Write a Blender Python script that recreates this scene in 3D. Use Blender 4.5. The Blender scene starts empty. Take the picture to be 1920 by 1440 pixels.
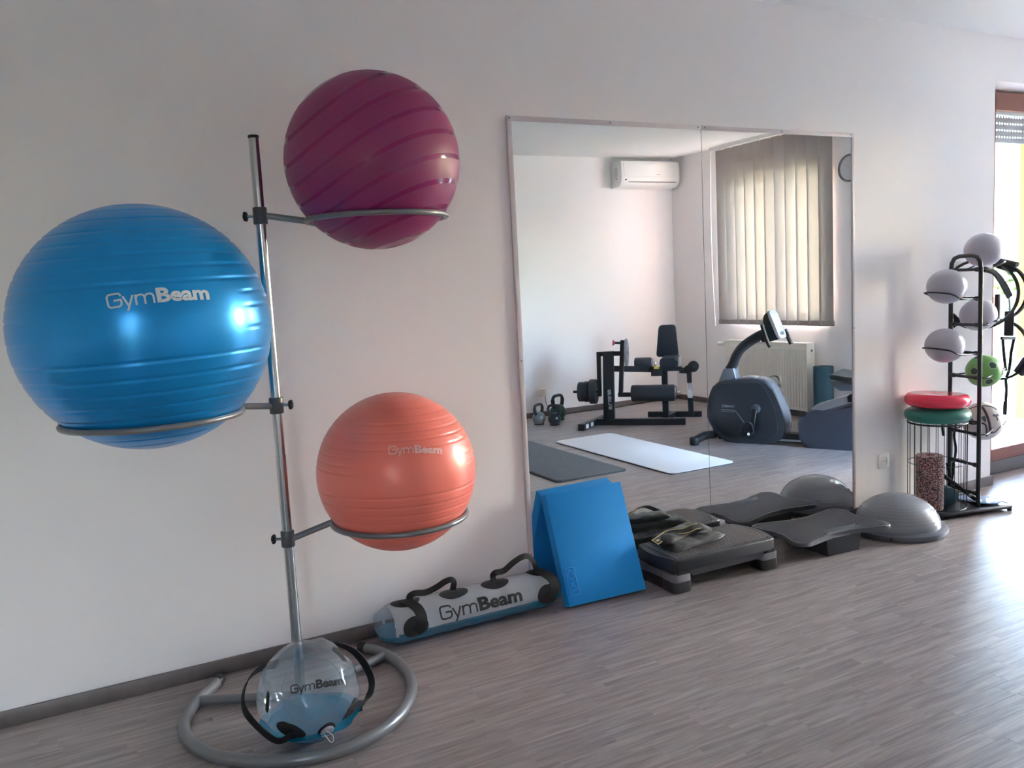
import bpy, bmesh, math, random
from mathutils import Vector, Matrix, noise
random.seed(7)
PI = math.pi
S = bpy.context.scene
COL = S.collection
V = Vector

# ------------------------------------------------------------------ camera, world, sun, exposure
YAW, PITCH, ROLL, FPX = 0.4737, 0.1159, -0.0528, 1570.24
CAM = V((0.0, -3.1563, 1.3676))
cyw, syw, cp, sp = math.cos(YAW), math.sin(YAW), math.cos(PITCH), math.sin(PITCH)
FWD = V((syw*cp, cyw*cp, -sp)); RT = V((cyw, -syw, 0)); UP = RT.cross(FWD)
cr, sr = math.cos(ROLL), math.sin(ROLL)
RT, UP = cr*RT + sr*UP, -sr*RT + cr*UP
cam_d = bpy.data.cameras.new('camera'); cam = bpy.data.objects.new('camera', cam_d); COL.objects.link(cam)
cam_d.sensor_width = 36; cam_d.lens = FPX*36/1920; cam_d.clip_start = .05; cam_d.clip_end = 300
cam.matrix_world = Matrix(((RT.x, UP.x, -FWD.x, CAM.x), (RT.y, UP.y, -FWD.y, CAM.y), (RT.z, UP.z, -FWD.z, CAM.z), (0, 0, 0, 1)))
S.camera = cam

world = bpy.data.worlds.new('sky'); S.world = world; world.use_nodes = True
wn = world.node_tree.nodes; wl = world.node_tree.links
bg = wn['Background']; skyt = wn.new('ShaderNodeTexSky'); skyt.sky_type = 'NISHITA'
skyt.sun_disc = False; skyt.sun_elevation = math.radians(30); skyt.sun_rotation = math.radians(125)
skyt.air_density = 1.0; skyt.dust_density = 1.6; skyt.ozone_density = 1.0
wl.new(skyt.outputs[0], bg.inputs[0]); bg.inputs[1].default_value = 2.6

sun_d = bpy.data.lights.new('sun', 'SUN'); sun = bpy.data.objects.new('sun', sun_d); COL.objects.link(sun)
sun_d.energy = 2.4; sun_d.angle = math.radians(1.2); sun_d.color = (1.0, .95, .87)
SUN_DIR = V((-.80, .46, -.37))                       # travelling direction of the sunlight
sun.rotation_euler = SUN_DIR.to_track_quat('-Z', 'Y').to_euler(); sun.location = (12, -7, 9)

S.view_settings.view_transform = 'Standard'; S.view_settings.look = 'None'
S.view_settings.gamma = 1.0; S.view_settings.use_curve_mapping = False
S.view_settings.exposure = 2.85
S.cycles.use_denoising = True
S.cycles.max_bounces = 14; S.cycles.diffuse_bounces = 6; S.cycles.glossy_bounces = 5
S.cycles.transparent_max_bounces = 16; S.cycles.sample_clamp_indirect = 8

def portal(name, loc, sx, sy, direction):
    d = bpy.data.lights.new(name, 'AREA'); d.shape = 'RECTANGLE'; d.size = sx; d.size_y = sy
    o = bpy.data.objects.new(name, d); COL.objects.link(o); o.location = loc
    o.rotation_euler = V(direction).to_track_quat('-Z', 'Z').to_euler()
    d.cycles.is_portal = True
portal('daylight_door', (5.4, .33, 1.2), 1.05, 2.3, (0, -1, 0))
portal('daylight_window_blind', (6.34, -2.86, 1.6), 1.4, 1.35, (-1, 0, 0))
portal('daylight_window_corner', (6.34, -1.03, 1.2), .8, 2.15, (-1, 0, 0))
portal('daylight_window_front', (-.94, -4.77, 1.2), .36, 2.2, (0, 1, 0))
portal('daylight_window_left', (-3.34, -2.87, 1.55), .28, 1.15, (1, 0, 0))

# ------------------------------------------------------------------ room constants
XR, YF, ZC, XL = 5.99, -4.417, 2.667, -3.0
MZ0, MZ1, MX0, MXM, MX1 = .061, 2.05, 1.672, 2.677, 3.682
GLY = -.006

def ray(px, py): return FWD + RT*((px-960)/FPX) - UP*((py-720)/FPX)
def at_z(px, py, z=0.0):
    d = ray(px, py); return CAM + d*((z-CAM.z)/d.z)
def at_y(px, py, y=0.0):
    d = ray(px, py); return CAM + d*((y-CAM.y)/d.y)
def at_x(px, py, x=0.0):
    d = ray(px, py); return CAM + d*((x-CAM.x)/d.x)
def mir(p): return V((p[0], 2*GLY-p[1], p[2]))        # a place seen in the mirror -> where it stands in the room
def mplane(px, py, P0, n):                            # seen in the mirror on the upright plane through P0 (virtual) with normal n
    d = ray(px, py); n = V(n); return mir(CAM + d*((V(P0)-CAM).dot(n)/d.dot(n)))

# ------------------------------------------------------------------ materials
def lin(c): return tuple((v/255/12.92 if v/255 <= .04045 else ((v/255+.055)/1.055)**2.4) for v in c) + (1.0,)
MATS = {}
def mat(name, rgb, rough=.5, metal=0.0, spec=.5, bump=0.0, bscale=80, var=0.0, vscale=12, coat=0.0, sheen=0.0):
    if name in MATS: return MATS[name]
    m = bpy.data.materials.new(name); m.use_nodes = True; MATS[name] = m
    n = m.node_tree.nodes; l = m.node_tree.links; b = n['Principled BSDF']
    b.inputs['Base Color'].default_value = lin(rgb); b.inputs['Roughness'].default_value = rough
    b.inputs['Metallic'].default_value = metal; b.inputs['Specular IOR Level'].default_value = spec
    b.inputs['Coat Weight'].default_value = coat; b.inputs['Coat Roughness'].default_value = .08
    if sheen: b.inputs['Sheen Weight'].default_value = sheen
    tc = n.new('ShaderNodeTexCoord')
    if bump:
        t = n.new('ShaderNodeTexNoise'); t.inputs['Scale'].default_value = bscale; t.inputs['Detail'].default_value = 3
        u = n.new('ShaderNodeBump'); u.inputs['Strength'].default_value = bump; u.inputs['Distance'].default_value = .002
        l.new(tc.outputs['Object'], t.inputs['Vector']); l.new(t.outputs[0], u.inputs['Height']); l.new(u.outputs[0], b.inputs['Normal'])
    if var:
        t = n.new('ShaderNodeTexNoise'); t.inputs['Scale'].default_value = vscale; t.inputs['Detail'].default_value = 4
        h = n.new('ShaderNodeHueSaturation'); h.inputs['Color'].default_value = lin(rgb)
        r = n.new('ShaderNodeMapRange'); r.inputs[3].default_value = 1-var; r.inputs[4].default_value = 1+var
        l.new(tc.outputs['Object'], t.inputs['Vector']); l.new(t.outputs[0], r.inputs[0]); l.new(r.outputs[0], h.inputs['Value'])
        l.new(h.outputs[0], b.inputs['Base Color'])
    return m

M_WALL = mat('wall_paint', (245, 241, 241), .85, bump=.06, bscale=260, var=.012, vscale=3)
M_CEIL = mat('ceiling_paint', (245, 244, 242), .9, bump=.05, bscale=200)
M_WHITE = mat('white_plastic', (232, 232, 230), .35)
M_TRIM = mat('white_mirror_trim', (216, 208, 210), .4)
M_STEEL = mat('polished_steel', (188, 193, 196), .22, 1.0)
M_CHROME = mat('chrome', (220, 222, 225), .1, 1.0)
M_GREY = mat('grey_painted_tube', (128, 128, 131), .34, .35)
M_DGREY = mat('dark_grey_plastic', (84, 84, 88), .4)
M_BLACK = mat('black_plastic', (24, 24, 27), .38)
M_RUB = mat('black_rubber', (30, 31, 34), .6, bump=.1)
M_WEB = mat('black_webbing', (20, 20, 23), .75, bump=.35, bscale=420)
M_BFRAME = mat('black_powder_coated_steel', (36, 40, 46), .38)
M_BLKT = mat('black_print', (26, 26, 28), .5)
M_WHT = mat('white_print', (222, 228, 236), .5)
M_PINKT = mat('pale_pink_print', (250, 196, 190), .5)
M_GREYT = mat('grey_print', (150, 156, 166), .5)
M_FOAM = mat('blue_foam', (8, 148, 230), .75, bump=.25, bscale=500, var=.05, vscale=9)
M_VINYL = mat('dark_vinyl', (42, 46, 56), .45, bump=.1, bscale=150)
M_BIKE = mat('anthracite_shell', (58, 62, 72), .33)
M_SILV = mat('silver_plastic', (172, 176, 184), .3, .4)
M_ALU = mat('aluminium', (196, 198, 202), .3, .8)

def ball_mat(name, rgb, dark, rough, metal, coat, streak=False):
    m = mat(name, rgb, rough, metal, coat=coat)
    n = m.node_tree.nodes; l = m.node_tree.links; b = n['Principled BSDF']
    tc = n.new('ShaderNodeTexCoord'); t = n.new('ShaderNodeTexNoise'); t.inputs['Scale'].default_value = 5; t.inputs['Detail'].default_value = 5
    l.new(tc.outputs['Object'], t.inputs['Vector'])
    rp = n.new('ShaderNodeMixRGB'); rp.inputs[1].default_value = lin(rgb); rp.inputs[2].default_value = lin(dark)
    mr = n.new('ShaderNodeMapRange'); mr.inputs[1].default_value = .35; mr.inputs[2].default_value = .75; mr.inputs[4].default_value = .35
    l.new(t.outputs[0], mr.inputs[0]); l.new(mr.outputs[0], rp.inputs[0]); l.new(rp.outputs[0], b.inputs['Base Color'])
    t2 = n.new('ShaderNodeTexNoise'); t2.inputs['Scale'].default_value = 9; t2.inputs['Detail'].default_value = 6
    mp = n.new('ShaderNodeMapping'); mp.inputs['Scale'].default_value = (1, 1, .5)
    l.new(tc.outputs['Object'], mp.inputs[0]); l.new(mp.outputs[0], t2.inputs['Vector'])
    bp = n.new('ShaderNodeBump'); bp.inputs['Strength'].default_value = .06; bp.inputs['Distance'].default_value = .01
    l.new(t2.outputs[0], bp.inputs['Height']); l.new(bp.outputs[0], b.inputs['Normal'])
    b.inputs['Coat Roughness'].default_value = .22
    return m
M_BLUE = ball_mat('pearl_blue_vinyl', (6, 152, 228), (4, 132, 210), .30, .45, .3)
M_ORANGE = ball_mat('coral_vinyl', (255, 132, 114), (254, 124, 106), .36, .05, .25)
# plum ball: matt vinyl with smooth shiny swirl bands
M_PURPLE = mat('plum_vinyl', (116, 40, 84), .42)
def _purple():
    n = M_PURPLE.node_tree.nodes; l = M_PURPLE.node_tree.links; b = n['Principled BSDF']
    tc = n.new('ShaderNodeTexCoord'); sep = n.new('ShaderNodeSeparateXYZ'); l.new(tc.outputs['Object'], sep.inputs[0])
    def math_(op, a, bb=None):
        k = n.new('ShaderNodeMath'); k.operation = op
        for i, q in enumerate((a, bb)):
            if q is None: continue
            if isinstance(q, (int, float)): k.inputs[i].default_value = q
            else: l.new(q, k.inputs[i])
        return k.outputs[0]
    # latitude plus a bow along the ball gives the swirl
    x2 = math_('MULTIPLY', sep.outputs[0], sep.outputs[0])
    a = math_('ADD', math_('MULTIPLY', sep.outputs[2], 1.0), math_('MULTIPLY', sep.outputs[0], -.42))
    a = math_('ADD', a, math_('MULTIPLY', x2, .9))
    s = math_('SINE', math_('MULTIPLY', a, 84.0))
    mr = n.new('ShaderNodeMapRange'); mr.inputs[1].default_value = .76; mr.inputs[2].default_value = .86
    l.new(s, mr.inputs[0])
    r = n.new('ShaderNodeMapRange'); r.inputs[3].default_value = .46; r.inputs[4].default_value = .10
    l.new(mr.outputs[0], r.inputs[0]); l.new(r.outputs[0], b.inputs['Roughness'])
    mx = n.new('ShaderNodeMixRGB'); mx.inputs[1].default_value = lin((146, 42, 102)); mx.inputs[2].default_value = lin((140, 39, 97))
    l.new(mr.outputs[0], mx.inputs[0]); l.new(mx.outputs[0], b.inputs['Base Color'])
_purple()

def speckle_mat(name, base, c2, c3, scale=70):
    m = mat(name, base, .6)
    n = m.node_tree.nodes; l = m.node_tree.links; b = n['Principled BSDF']
    tc = n.new('ShaderNodeTexCoord'); v = n.new('ShaderNodeTexVoronoi'); v.inputs['Scale'].default_value = scale
    l.new(tc.outputs['Object'], v.inputs['Vector'])
    rp = n.new('ShaderNodeValToRGB'); rp.color_ramp.interpolation = 'CONSTANT'
    e = rp.color_ramp.elements; e[0].color = lin(base); e[0].position = 0
    e[1].color = lin(c2); e[1].position = .60
    k = e.new(.82); k.color = lin(c3)
    sx = n.new('ShaderNodeSeparateColor'); l.new(v.outputs['Color'], sx.inputs[0]); l.new(sx.outputs[0], rp.inputs[0])
    l.new(rp.outputs[0], b.inputs['Base Color'])
    return m
M_SPECK = speckle_mat('speckled_foam', (44, 42, 48), (190, 170, 172), (214, 128, 120), 300)

def film_mat(name, tint, body, fac, rough=.08, wrinkle=.25, wscale=14):
    m = bpy.data.materials.new(name); m.use_nodes = True; n = m.node_tree.nodes; l = m.node_tree.links
    n.remove(n['Principled BSDF']); out = n['Material Output']
    tr = n.new('ShaderNodeBsdfTransparent'); tr.inputs[0].default_value = lin(tint)
    df = n.new('ShaderNodeBsdfDiffuse'); df.inputs[0].default_value = lin(body)
    tl = n.new('ShaderNodeBsdfTranslucent'); tl.inputs[0].default_value = lin(body)
    md = n.new('ShaderNodeMixShader'); md.inputs[0].default_value = .5; l.new(df.outputs[0], md.inputs[1]); l.new(tl.outputs[0], md.inputs[2])
    m1 = n.new('ShaderNodeMixShader'); m1.inputs[0].default_value = fac; l.new(tr.outputs[0], m1.inputs[1]); l.new(md.outputs[0], m1.inputs[2])
    gl = n.new('ShaderNodeBsdfGlossy'); gl.inputs['Roughness'].default_value = rough
    fr = n.new('ShaderNodeFresnel'); fr.inputs[0].default_value = 1.45
    ge = n.new('ShaderNodeNewGeometry'); ir = n.new('ShaderNodeMapRange'); ir.inputs[3].default_value = 1.45; ir.inputs[4].default_value = 1/1.45
    l.new(ge.outputs['Backfacing'], ir.inputs[0]); l.new(ir.outputs[0], fr.inputs[0])      # thin film: same reflection from both sides
    m2 = n.new('ShaderNodeMixShader'); l.new(fr.outputs[0], m2.inputs[0]); l.new(m1.outputs[0], m2.inputs[1]); l.new(gl.outputs[0], m2.inputs[2])
    tc = n.new('ShaderNodeTexCoord'); t = n.new('ShaderNodeTexNoise'); t.inputs['Scale'].default_value = wscale; t.inputs['Detail'].default_value = 2
    bp = n.new('ShaderNodeBump'); bp.inputs['Strength'].default_value = wrinkle; bp.inputs['Distance'].default_value = .02
    l.new(tc.outputs['Object'], t.inputs[0]); l.new(t.outputs[0], bp.inputs['Height'])
    for k in (gl, fr, df): l.new(bp.outputs[0], k.inputs['Normal'])
    l.new(m2.outputs[0], out.inputs[0]); MATS[name] = m
    return m
M_FILM = film_mat('clear_vinyl', (240, 247, 252), (214, 224, 236), .17)
M_FILM2 = film_mat('milky_vinyl', (236, 240, 246), (236, 238, 242), .70, wscale=10)
M_WATER = film_mat('blue_water', (20, 176, 208), (0, 160, 195), .8, .03, .1)
M_GLASS = film_mat('window_glass', (250, 252, 252), (255, 255, 255), 0.0, .0, 0)

M_MIRROR = mat('mirror_silver', (240, 243, 243), 0.0, 1.0)

# floor strips: tone differs strip by strip, grain runs along x
M_STRIP = bpy.data.materials.new('grey_oak_strip'); M_STRIP.use_nodes = True
def _strip(m, c1, c2, c3, rough, tone):
    n = m.node_tree.nodes; l = m.node_tree.links; b = n['Principled BSDF']
    oi = n.new('ShaderNodeObjectInfo'); ge = n.new('ShaderNodeNewGeometry')
    ad = n.new('ShaderNodeMath'); ad.operation = 'ADD'; l.new(oi.outputs['Random'], ad.inputs[0]); l.new(ge.outputs['Random Per Island'], ad.inputs[1])
    fr = n.new('ShaderNodeMath'); fr.operation = 'FRACT'; l.new(ad.outputs[0], fr.inputs[0])
    of = n.new('ShaderNodeVectorMath'); of.operation = 'SCALE'; of.inputs[0].default_value = (37, 91, 13); l.new(fr.outputs[0], of.inputs['Scale'])
    av = n.new('ShaderNodeVectorMath'); l.new(ge.outputs['Position'], av.inputs[0]); l.new(of.outputs[0], av.inputs[1])
    mp = n.new('ShaderNodeMapping'); mp.inputs['Scale'].default_value = (1.6, 22, 1); l.new(av.outputs[0], mp.inputs[0])
    t1 = n.new('ShaderNodeTexNoise'); t1.inputs['Scale'].default_value = 2.2; t1.inputs['Detail'].default_value = 7; t1.inputs['Roughness'].default_value = .62
    t1.inputs['Distortion'].default_value = .5
    l.new(mp.outputs[0], t1.inputs['Vector'])
    mp2 = n.new('ShaderNodeMapping'); mp2.inputs['Scale'].default_value = (4, 130, 1); l.new(av.outputs[0], mp2.inputs[0])
    t2 = n.new('ShaderNodeTexNoise'); t2.inputs['Scale'].default_value = 2.0; t2.inputs['Detail'].default_value = 4; l.new(mp2.outputs[0], t2.inputs['Vector'])
    rp = n.new('ShaderNodeValToRGB'); e = rp.color_ramp.elements
    e[0].position = .34; e[0].color = lin(c1); e[1].position = .66; e[1].color = lin(c3); k = e.new(.5); k.color = lin(c2)
    l.new(t1.outputs[0], rp.inputs[0])
    mr = n.new('ShaderNodeMapRange'); mr.inputs[3].default_value = 1-tone; mr.inputs[4].default_value = 1+tone; l.new(fr.outputs[0], mr.inputs[0])
    mr2 = n.new('ShaderNodeMapRange'); mr2.inputs[1].default_value = .3; mr2.inputs[2].default_value = .7; mr2.inputs[3].default_value = .85; mr2.inputs[4].default_value = 1.13
    l.new(t2.outputs[0], mr2.inputs[0])
    mu = n.new('ShaderNodeMath'); mu.operation = 'MULTIPLY'; l.new(mr.outputs[0], mu.inputs[0]); l.new(mr2.outputs[0], mu.inputs[1])
    h = n.new('ShaderNodeHueSaturation'); l.new(rp.outputs[0], h.inputs['Color']); l.new(mu.outputs[0], h.inputs['Value'])
    l.new(h.outputs[0], b.inputs['Base Color'])
    b.inputs['Specular IOR Level'].default_value = .8
    rr = n.new('ShaderNodeMapRange'); rr.inputs[3].default_value = rough-.06; rr.inputs[4].default_value = rough+.10; l.new(t2.outputs[0], rr.inputs[0])
    l.new(rr.outputs[0], b.inputs['Roughness'])
    bp = n.new('ShaderNodeBump'); bp.inputs['Strength'].default_value = .12; bp.inputs['Distance'].default_value = .0012
    l.new(t2.outputs[0], bp.inputs['Height']); l.new(bp.outputs[0], b.inputs['Normal'])
_strip(M_STRIP, (134, 123, 121), (156, 144, 141), (176, 164, 160), .41, .042)
M_BASE = bpy.data.materials.new('grey_oak_baseboard'); M_BASE.use_nodes = True
_strip(M_BASE, (88, 76, 74), (100, 88, 85), (112, 100, 96), .42, .0)

def fabric_mat():
    m = bpy.data.materials.new('blind_fabric'); m.use_nodes = True; n = m.node_tree.nodes; l = m.node_tree.links
    n.remove(n['Principled BSDF']); out = n['Material Output']
    tc = n.new('ShaderNodeTexCoord')
    def weave(sc):
        mp = n.new('ShaderNodeMapping'); mp.inputs['Scale'].default_value = sc; l.new(tc.outputs['Object'], mp.inputs[0])
        t = n.new('ShaderNodeTexNoise'); t.inputs['Scale'].default_value = 1; t.inputs['Detail'].default_value = 3; l.new(mp.outputs[0], t.inputs[0]); return t.outputs[0]
    a = weave((10, 10, 130)); b = weave((150, 150, 9))
    mn = n.new('ShaderNodeMath'); mn.operation = 'MINIMUM'; l.new(a, mn.inputs[0]); l.new(b, mn.inputs[1])
    rp = n.new('ShaderNodeValToRGB'); e = rp.color_ramp.elements; e[0].position = .30; e[0].color = lin((196, 186, 160)); e[1].position = .42; e[1].color = lin((240, 234, 220))
    l.new(mn.outputs[0], rp.inputs[0])
    df = n.new('ShaderNodeBsdfDiffuse'); df.inputs[0].default_value = lin((166, 158, 155))
    tl = n.new('ShaderNodeBsdfTranslucent'); l.new(rp.outputs[0], tl.inputs[0])
    mx = n.new('ShaderNodeMixShader'); mx.inputs[0].default_value = .017; l.new(df.outputs[0], mx.inputs[1]); l.new(tl.outputs[0], mx.inputs[2])
    l.new(mx.outputs[0], out.inputs[0]); return m
M_FABRIC = fabric_mat()

# ------------------------------------------------------------------ mesh helpers
WLOC = {}
def put(name, me, m, parent=None, loc=(0, 0, 0)):
    o = bpy.data.objects.new(name, me); COL.objects.link(o)
    if m is not None and not me.materials: me.materials.append(m)
    o.parent = parent; p = WLOC.get(parent.name, V((0, 0, 0))) if parent else V((0, 0, 0))
    o.location = V(loc) - p; WLOC[o.name] = V(loc)
    return o
def ob(name, bm, m, parent=None, smooth=True, angle=38, base=False):
    """link a bmesh (built in room coordinates) as one object whose origin is at its own middle"""
    vs = [v.co for v in bm.verts]
    lo = V([min(c[i] for c in vs) for i in range(3)]); hi = V([max(c[i] for c in vs) for i in range(3)])
    c = (lo+hi)/2
    if base: c.z = lo.z
    bmesh.ops.recalc_face_normals(bm, faces=bm.faces)
    bmesh.ops.translate(bm, verts=bm.verts, vec=-c)
    me = bpy.data.meshes.new(name); bm.to_mesh(me); bm.free()
    if smooth:
        me.shade_smooth(); me.set_sharp_from_angle(angle=math.radians(angle))
    return put(name, me, m, parent, c)
def thing(name, label, cat, loc, group=None):
    o = bpy.data.objects.new(name, None); COL.objects.link(o); o.location = loc; o.empty_display_size = .05
    o['label'] = label; o['category'] = cat
    if group: o['group'] = group
    WLOC[o.name] = V(loc); return o
def tag(o, label, cat, group=None):
    o['label'] = label; o['category'] = cat
    if group: o['group'] = group
    return o
def struct(o): o['kind'] = 'structure'; return o
def nb(): return bmesh.new()

def add_box(bm, lo, hi, M=None, bev=0.0, seg=2):
    lo, hi = V(lo), V(hi)
    r = bmesh.ops.create_cube(bm, size=1.0); vs = r['verts']
    for v in vs: v.co = V(((lo.x+hi.x)/2+v.co.x*(hi.x-lo.x), (lo.y+hi.y)/2+v.co.y*(hi.y-lo.y), (lo.z+hi.z)/2+v.co.z*(hi.z-lo.z)))
    if bev:
        es = list({e for v in vs for e in v.link_edges})
        r2 = bmesh.ops.bevel(bm, geom=es, offset=bev, segments=seg, affect='EDGES', profile=.5)
        vs = list({v for f in r2['faces'] for v in f.verts} | {v for v in vs if v.is_valid})
    if M is not None: bmesh.ops.transform(bm, matrix=M, verts=vs)
    return vs
def frame_M(o, x, y, z):
    return Matrix(((x[0], y[0], z[0], o[0]), (x[1], y[1], z[1], o[1]), (x[2], y[2], z[2], o[2]), (0, 0, 0, 1)))
def bar_M(a, b, up=(0, 0, 1)):
    """frame with x from a to b"""
    a, b = V(a), V(b); x = (b-a).normalized(); y = V(up).cross(x)
    if y.length < 1e-4: y = V((0, 1, 0)).cross(x)
    y.normalize(); z = x.cross(y); return frame_M(a, x, y, z), (b-a).length
def add_bar(bm, a, b, w, h, up=(0, 0, 1), bev=.003):
    M, L = bar_M(a, b, up); return add_box(bm, (0, -w/2, -h/2), (L, w/2, h/2), M, bev, 1)
def ctr(pts, closed=False, n=8):
    """catmull-rom through points"""
    P = [V(p) for p in pts]; out = []; m = len(P)
    rng = range(m if closed else m-1)
    for i in rng:
        if closed: a, b, c, d = P[i-1], P[i], P[(i+1) % m], P[(i+2) % m]
        else: a, b, c, d = P[max(i-1, 0)], P[i], P[i+1], P[min(i+2, m-1)]
        for k in range(n):
            t = k/n
            out.append(.5*((2*b)+(c-a)*t+(2*a-5*b+4*c-d)*t*t+(3*b-3*c+d-a)*t**3))
    if not closed: out.append(P[-1].copy())
    return out
def add_tube(bm, pts, r, seg=10, closed=False, sq=None, caps=True):
    """sweep a circle (or an ellipse sq=(a,b)) along pts"""
    P = [V(p) for p in pts]; n = len(P)
    T = []
    for i in range(n):
        if closed: t = P[(i+1) % n]-P[i-1]
        else: t = P[min(i+1, n-1)]-P[max(i-1, 0)]
        T.append(t.normalized())
    u = T[0].orthogonal().normalized() if sq is None else (V((0, 0, 1))-T[0]*T[0].z)
    if u.length < 1e-3: u = T[0].orthogonal()
    u.normalize(); rings = []
    for i in range(n):
        if i: u = (u - T[i]*u.dot(T[i])).normalized()
        w = T[i].cross(u); R = r[i] if isinstance(r, (list, tuple)) else r
        ra, rb = (R, R) if sq is None else (sq[0], sq[1])
        rings.append([bm.verts.new(P[i]+u*(ra*math.cos(2*PI*k/seg))+w*(rb*math.sin(2*PI*k/seg))) for k in range(seg)])
    for i in range(n if closed else n-1):
        A, B = rings[i], rings[(i+1) % n]
        off = 0
        if closed and i == n-1:
            off = min(range(seg), key=lambda s: sum((A[k].co-B[(k+s) % seg].co).length for k in range(0, seg, 3)))
        for k in range(seg): bm.faces.new((A[k], A[(k+1) % seg], B[(k+1+off) % seg], B[(k+off) % seg]))
    if caps and not closed: bm.faces.new(rings[0][::-1]); bm.faces.new(rings[-1])
def add_ribbon(bm, pts, nors, w, t):
    """flat strap: centre line pts with surface normals nors, width w, thickness t"""
    P = [V(p) for p in pts]; n = len(P); rows = []
    for i in range(n):
        T = (P[min(i+1, n-1)]-P[max(i-1, 0)]).normalized(); N = V(nors[i]); N = (N-T*N.dot(T)).normalized(); B = T.cross(N)
        rows.append([bm.verts.new(P[i]+B*s*w/2+N*q*t) for s, q in ((-1, 0), (1, 0), (1, 1), (-1, 1))])
    for i in range(n-1):
        for k in range(4): bm.faces.new((rows[i][k], rows[i][(k+1) % 4], rows[i+1][(k+1) % 4], rows[i+1][k]))
    bm.faces.new(rows[0]); bm.faces.new(rows[-1][::-1])
def add_lathe(bm, prof, seg=32, M=None, cap=True):
    """profile [(r, z)] turned about z"""
    rings = []; vs = []
    for r, z in prof:
        if r < 1e-6: rings.append([bm.verts.new((0, 0, z))])
        else: rings.append([bm.verts.new((r*math.cos(2*PI*k/seg), r*math.sin(2*PI*k/seg), z)) for k in range(seg)])
        vs += rings[-1]
    for A, B in zip(rings, rings[1:]):
        for k in range(seg):
            if len(A) == 1 and len(B) == 1: break
            if len(A) == 1: bm.faces.new((A[0], B[(k+1) % seg], B[k]))
            elif len(B) == 1: bm.faces.new((A[k], A[(k+1) % seg], B[0]))
            else: bm.faces.new((A[k], A[(k+1) % seg], B[(k+1) % seg], B[k]))
    if cap:
        if len(rings[0]) > 1: bm.faces.new(rings[0][::-1])
        if len(rings[-1]) > 1: bm.faces.new(rings[-1])
    if M is not None: bmesh.ops.transform(bm, matrix=M, verts=vs)
    return vs
def add_cyl(bm, a, b, r, seg=20, r2=None, bev=0.0):
    a, b = V(a), V(b); z = (b-a).normalized(); x = z.orthogonal().normalized(); y = z.cross(x); L = (b-a).length
    r2 = r if r2 is None else r2
    prof = [(r, 0), (r2, L)] if not bev else [(r-bev, 0), (r-bev*.3, bev*.3), (r, bev), (r2, L-bev), (r2-bev*.3, L-bev*.3), (r2-bev, L)]
    return add_lathe(bm, prof, seg, frame_M(a, x, y, z))
def add_prism(bm, poly, z0, z1, M=None, bev=0.0, seg=2):
    """2-D outline extruded along z, with rounded rims"""
    lo = [bm.verts.new((x, y, z0)) for x, y in poly]; hi = [bm.verts.new((x, y, z1)) for x, y in poly]; n = len(poly)
    fs = [bm.faces.new(lo[::-1]), bm.faces.new(hi)] + [bm.faces.new((lo[i], lo[(i+1) % n], hi[(i+1) % n], hi[i])) for i in range(n)]
    vs = lo+hi
    if bev:
        es = list(fs[0].edges)+list(fs[1].edges)
        r = bmesh.ops.bevel(bm, geom=es, offset=bev, segments=seg, affect='EDGES', profile=.5)
        vs = list({v for v in vs if v.is_valid} | {v for f in r['faces'] for v in f.verts})
    if M is not None: bmesh.ops.transform(bm, matrix=M, verts=vs)
    return vs
def rrect(w, h, r, n=6, cx=0, cy=0):
    out = []
    for sx, sy, a0 in ((1, 1, 0), (-1, 1, 90), (-1, -1, 180), (1, -1, 270)):
        for k in range(n+1):
            a = math.radians(a0+90*k/n); out.append((cx+sx*(w/2-r)+r*math.cos(a), cy+sy*(h/2-r)+r*math.sin(a)))
    return out
def smooth2(poly, n=5):
    return [(p.x, p.y) for p in ctr([(x, y, 0) for x, y in poly], True, n)]
def add_sphere(bm, c, r, sc=(1, 1, 1), useg=40, vseg=20):
    R = bmesh.ops.create_uvsphere(bm, u_segments=useg, v_segments=vseg, radius=1)
    for v in R['verts']: v.co = V((c[0]+v.co.x*r*sc[0], c[1]+v.co.y*r*sc[1], c[2]+v.co.z*r*sc[2]))
    return R['verts']

# lettering -------------------------------------------------------------------------------------
def text_flat(s, offset=0.0):
    cu = bpy.data.curves.new('t', 'FONT'); cu.body = s; cu.size = 1.0; cu.offset = offset; cu.resolution_u = 3
    o = bpy.data.objects.new('t', cu); COL.objects.link(o)
    dg = bpy.context.evaluated_depsgraph_get(); dg.update()
    me = bpy.data.meshes.new_from_object(o.evaluated_get(dg))
    bpy.data.objects.remove(o); bpy.data.curves.remove(cu)
    bm = nb(); bm.from_mesh(me); bpy.data.meshes.remove(me); return bm
def fit(bm, x0, x1, y0, y1, verts=None):
    vs = verts or list(bm.verts)
    a = min(v.co.x for v in vs); b = max(v.co.x for v in vs); c = min(v.co.y for v in vs); d = max(v.co.y for v in vs)
    for v in vs: v.co.x = x0+(v.co.x-a)/(b-a)*(x1-x0); v.co.y = y0+(v.co.y-c)/(d-c)*(y1-y0); v.co.z = 0
def stroke(bm, pts, w):
    P = [V((x, y, 0)) for x, y in pts]; n = len(P); row = []
    for i in range(n):
        T = (P[min(i+1, n-1)]-P[max(i-1, 0)]).normalized(); N = V((-T.y, T.x, 0)); row.append((bm.verts.new(P[i]+N*w/2), bm.verts.new(P[i]-N*w/2)))
    for a, b in zip(row, row[1:]): bm.faces.new((a[0], a[1], b[1], b[0]))
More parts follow.
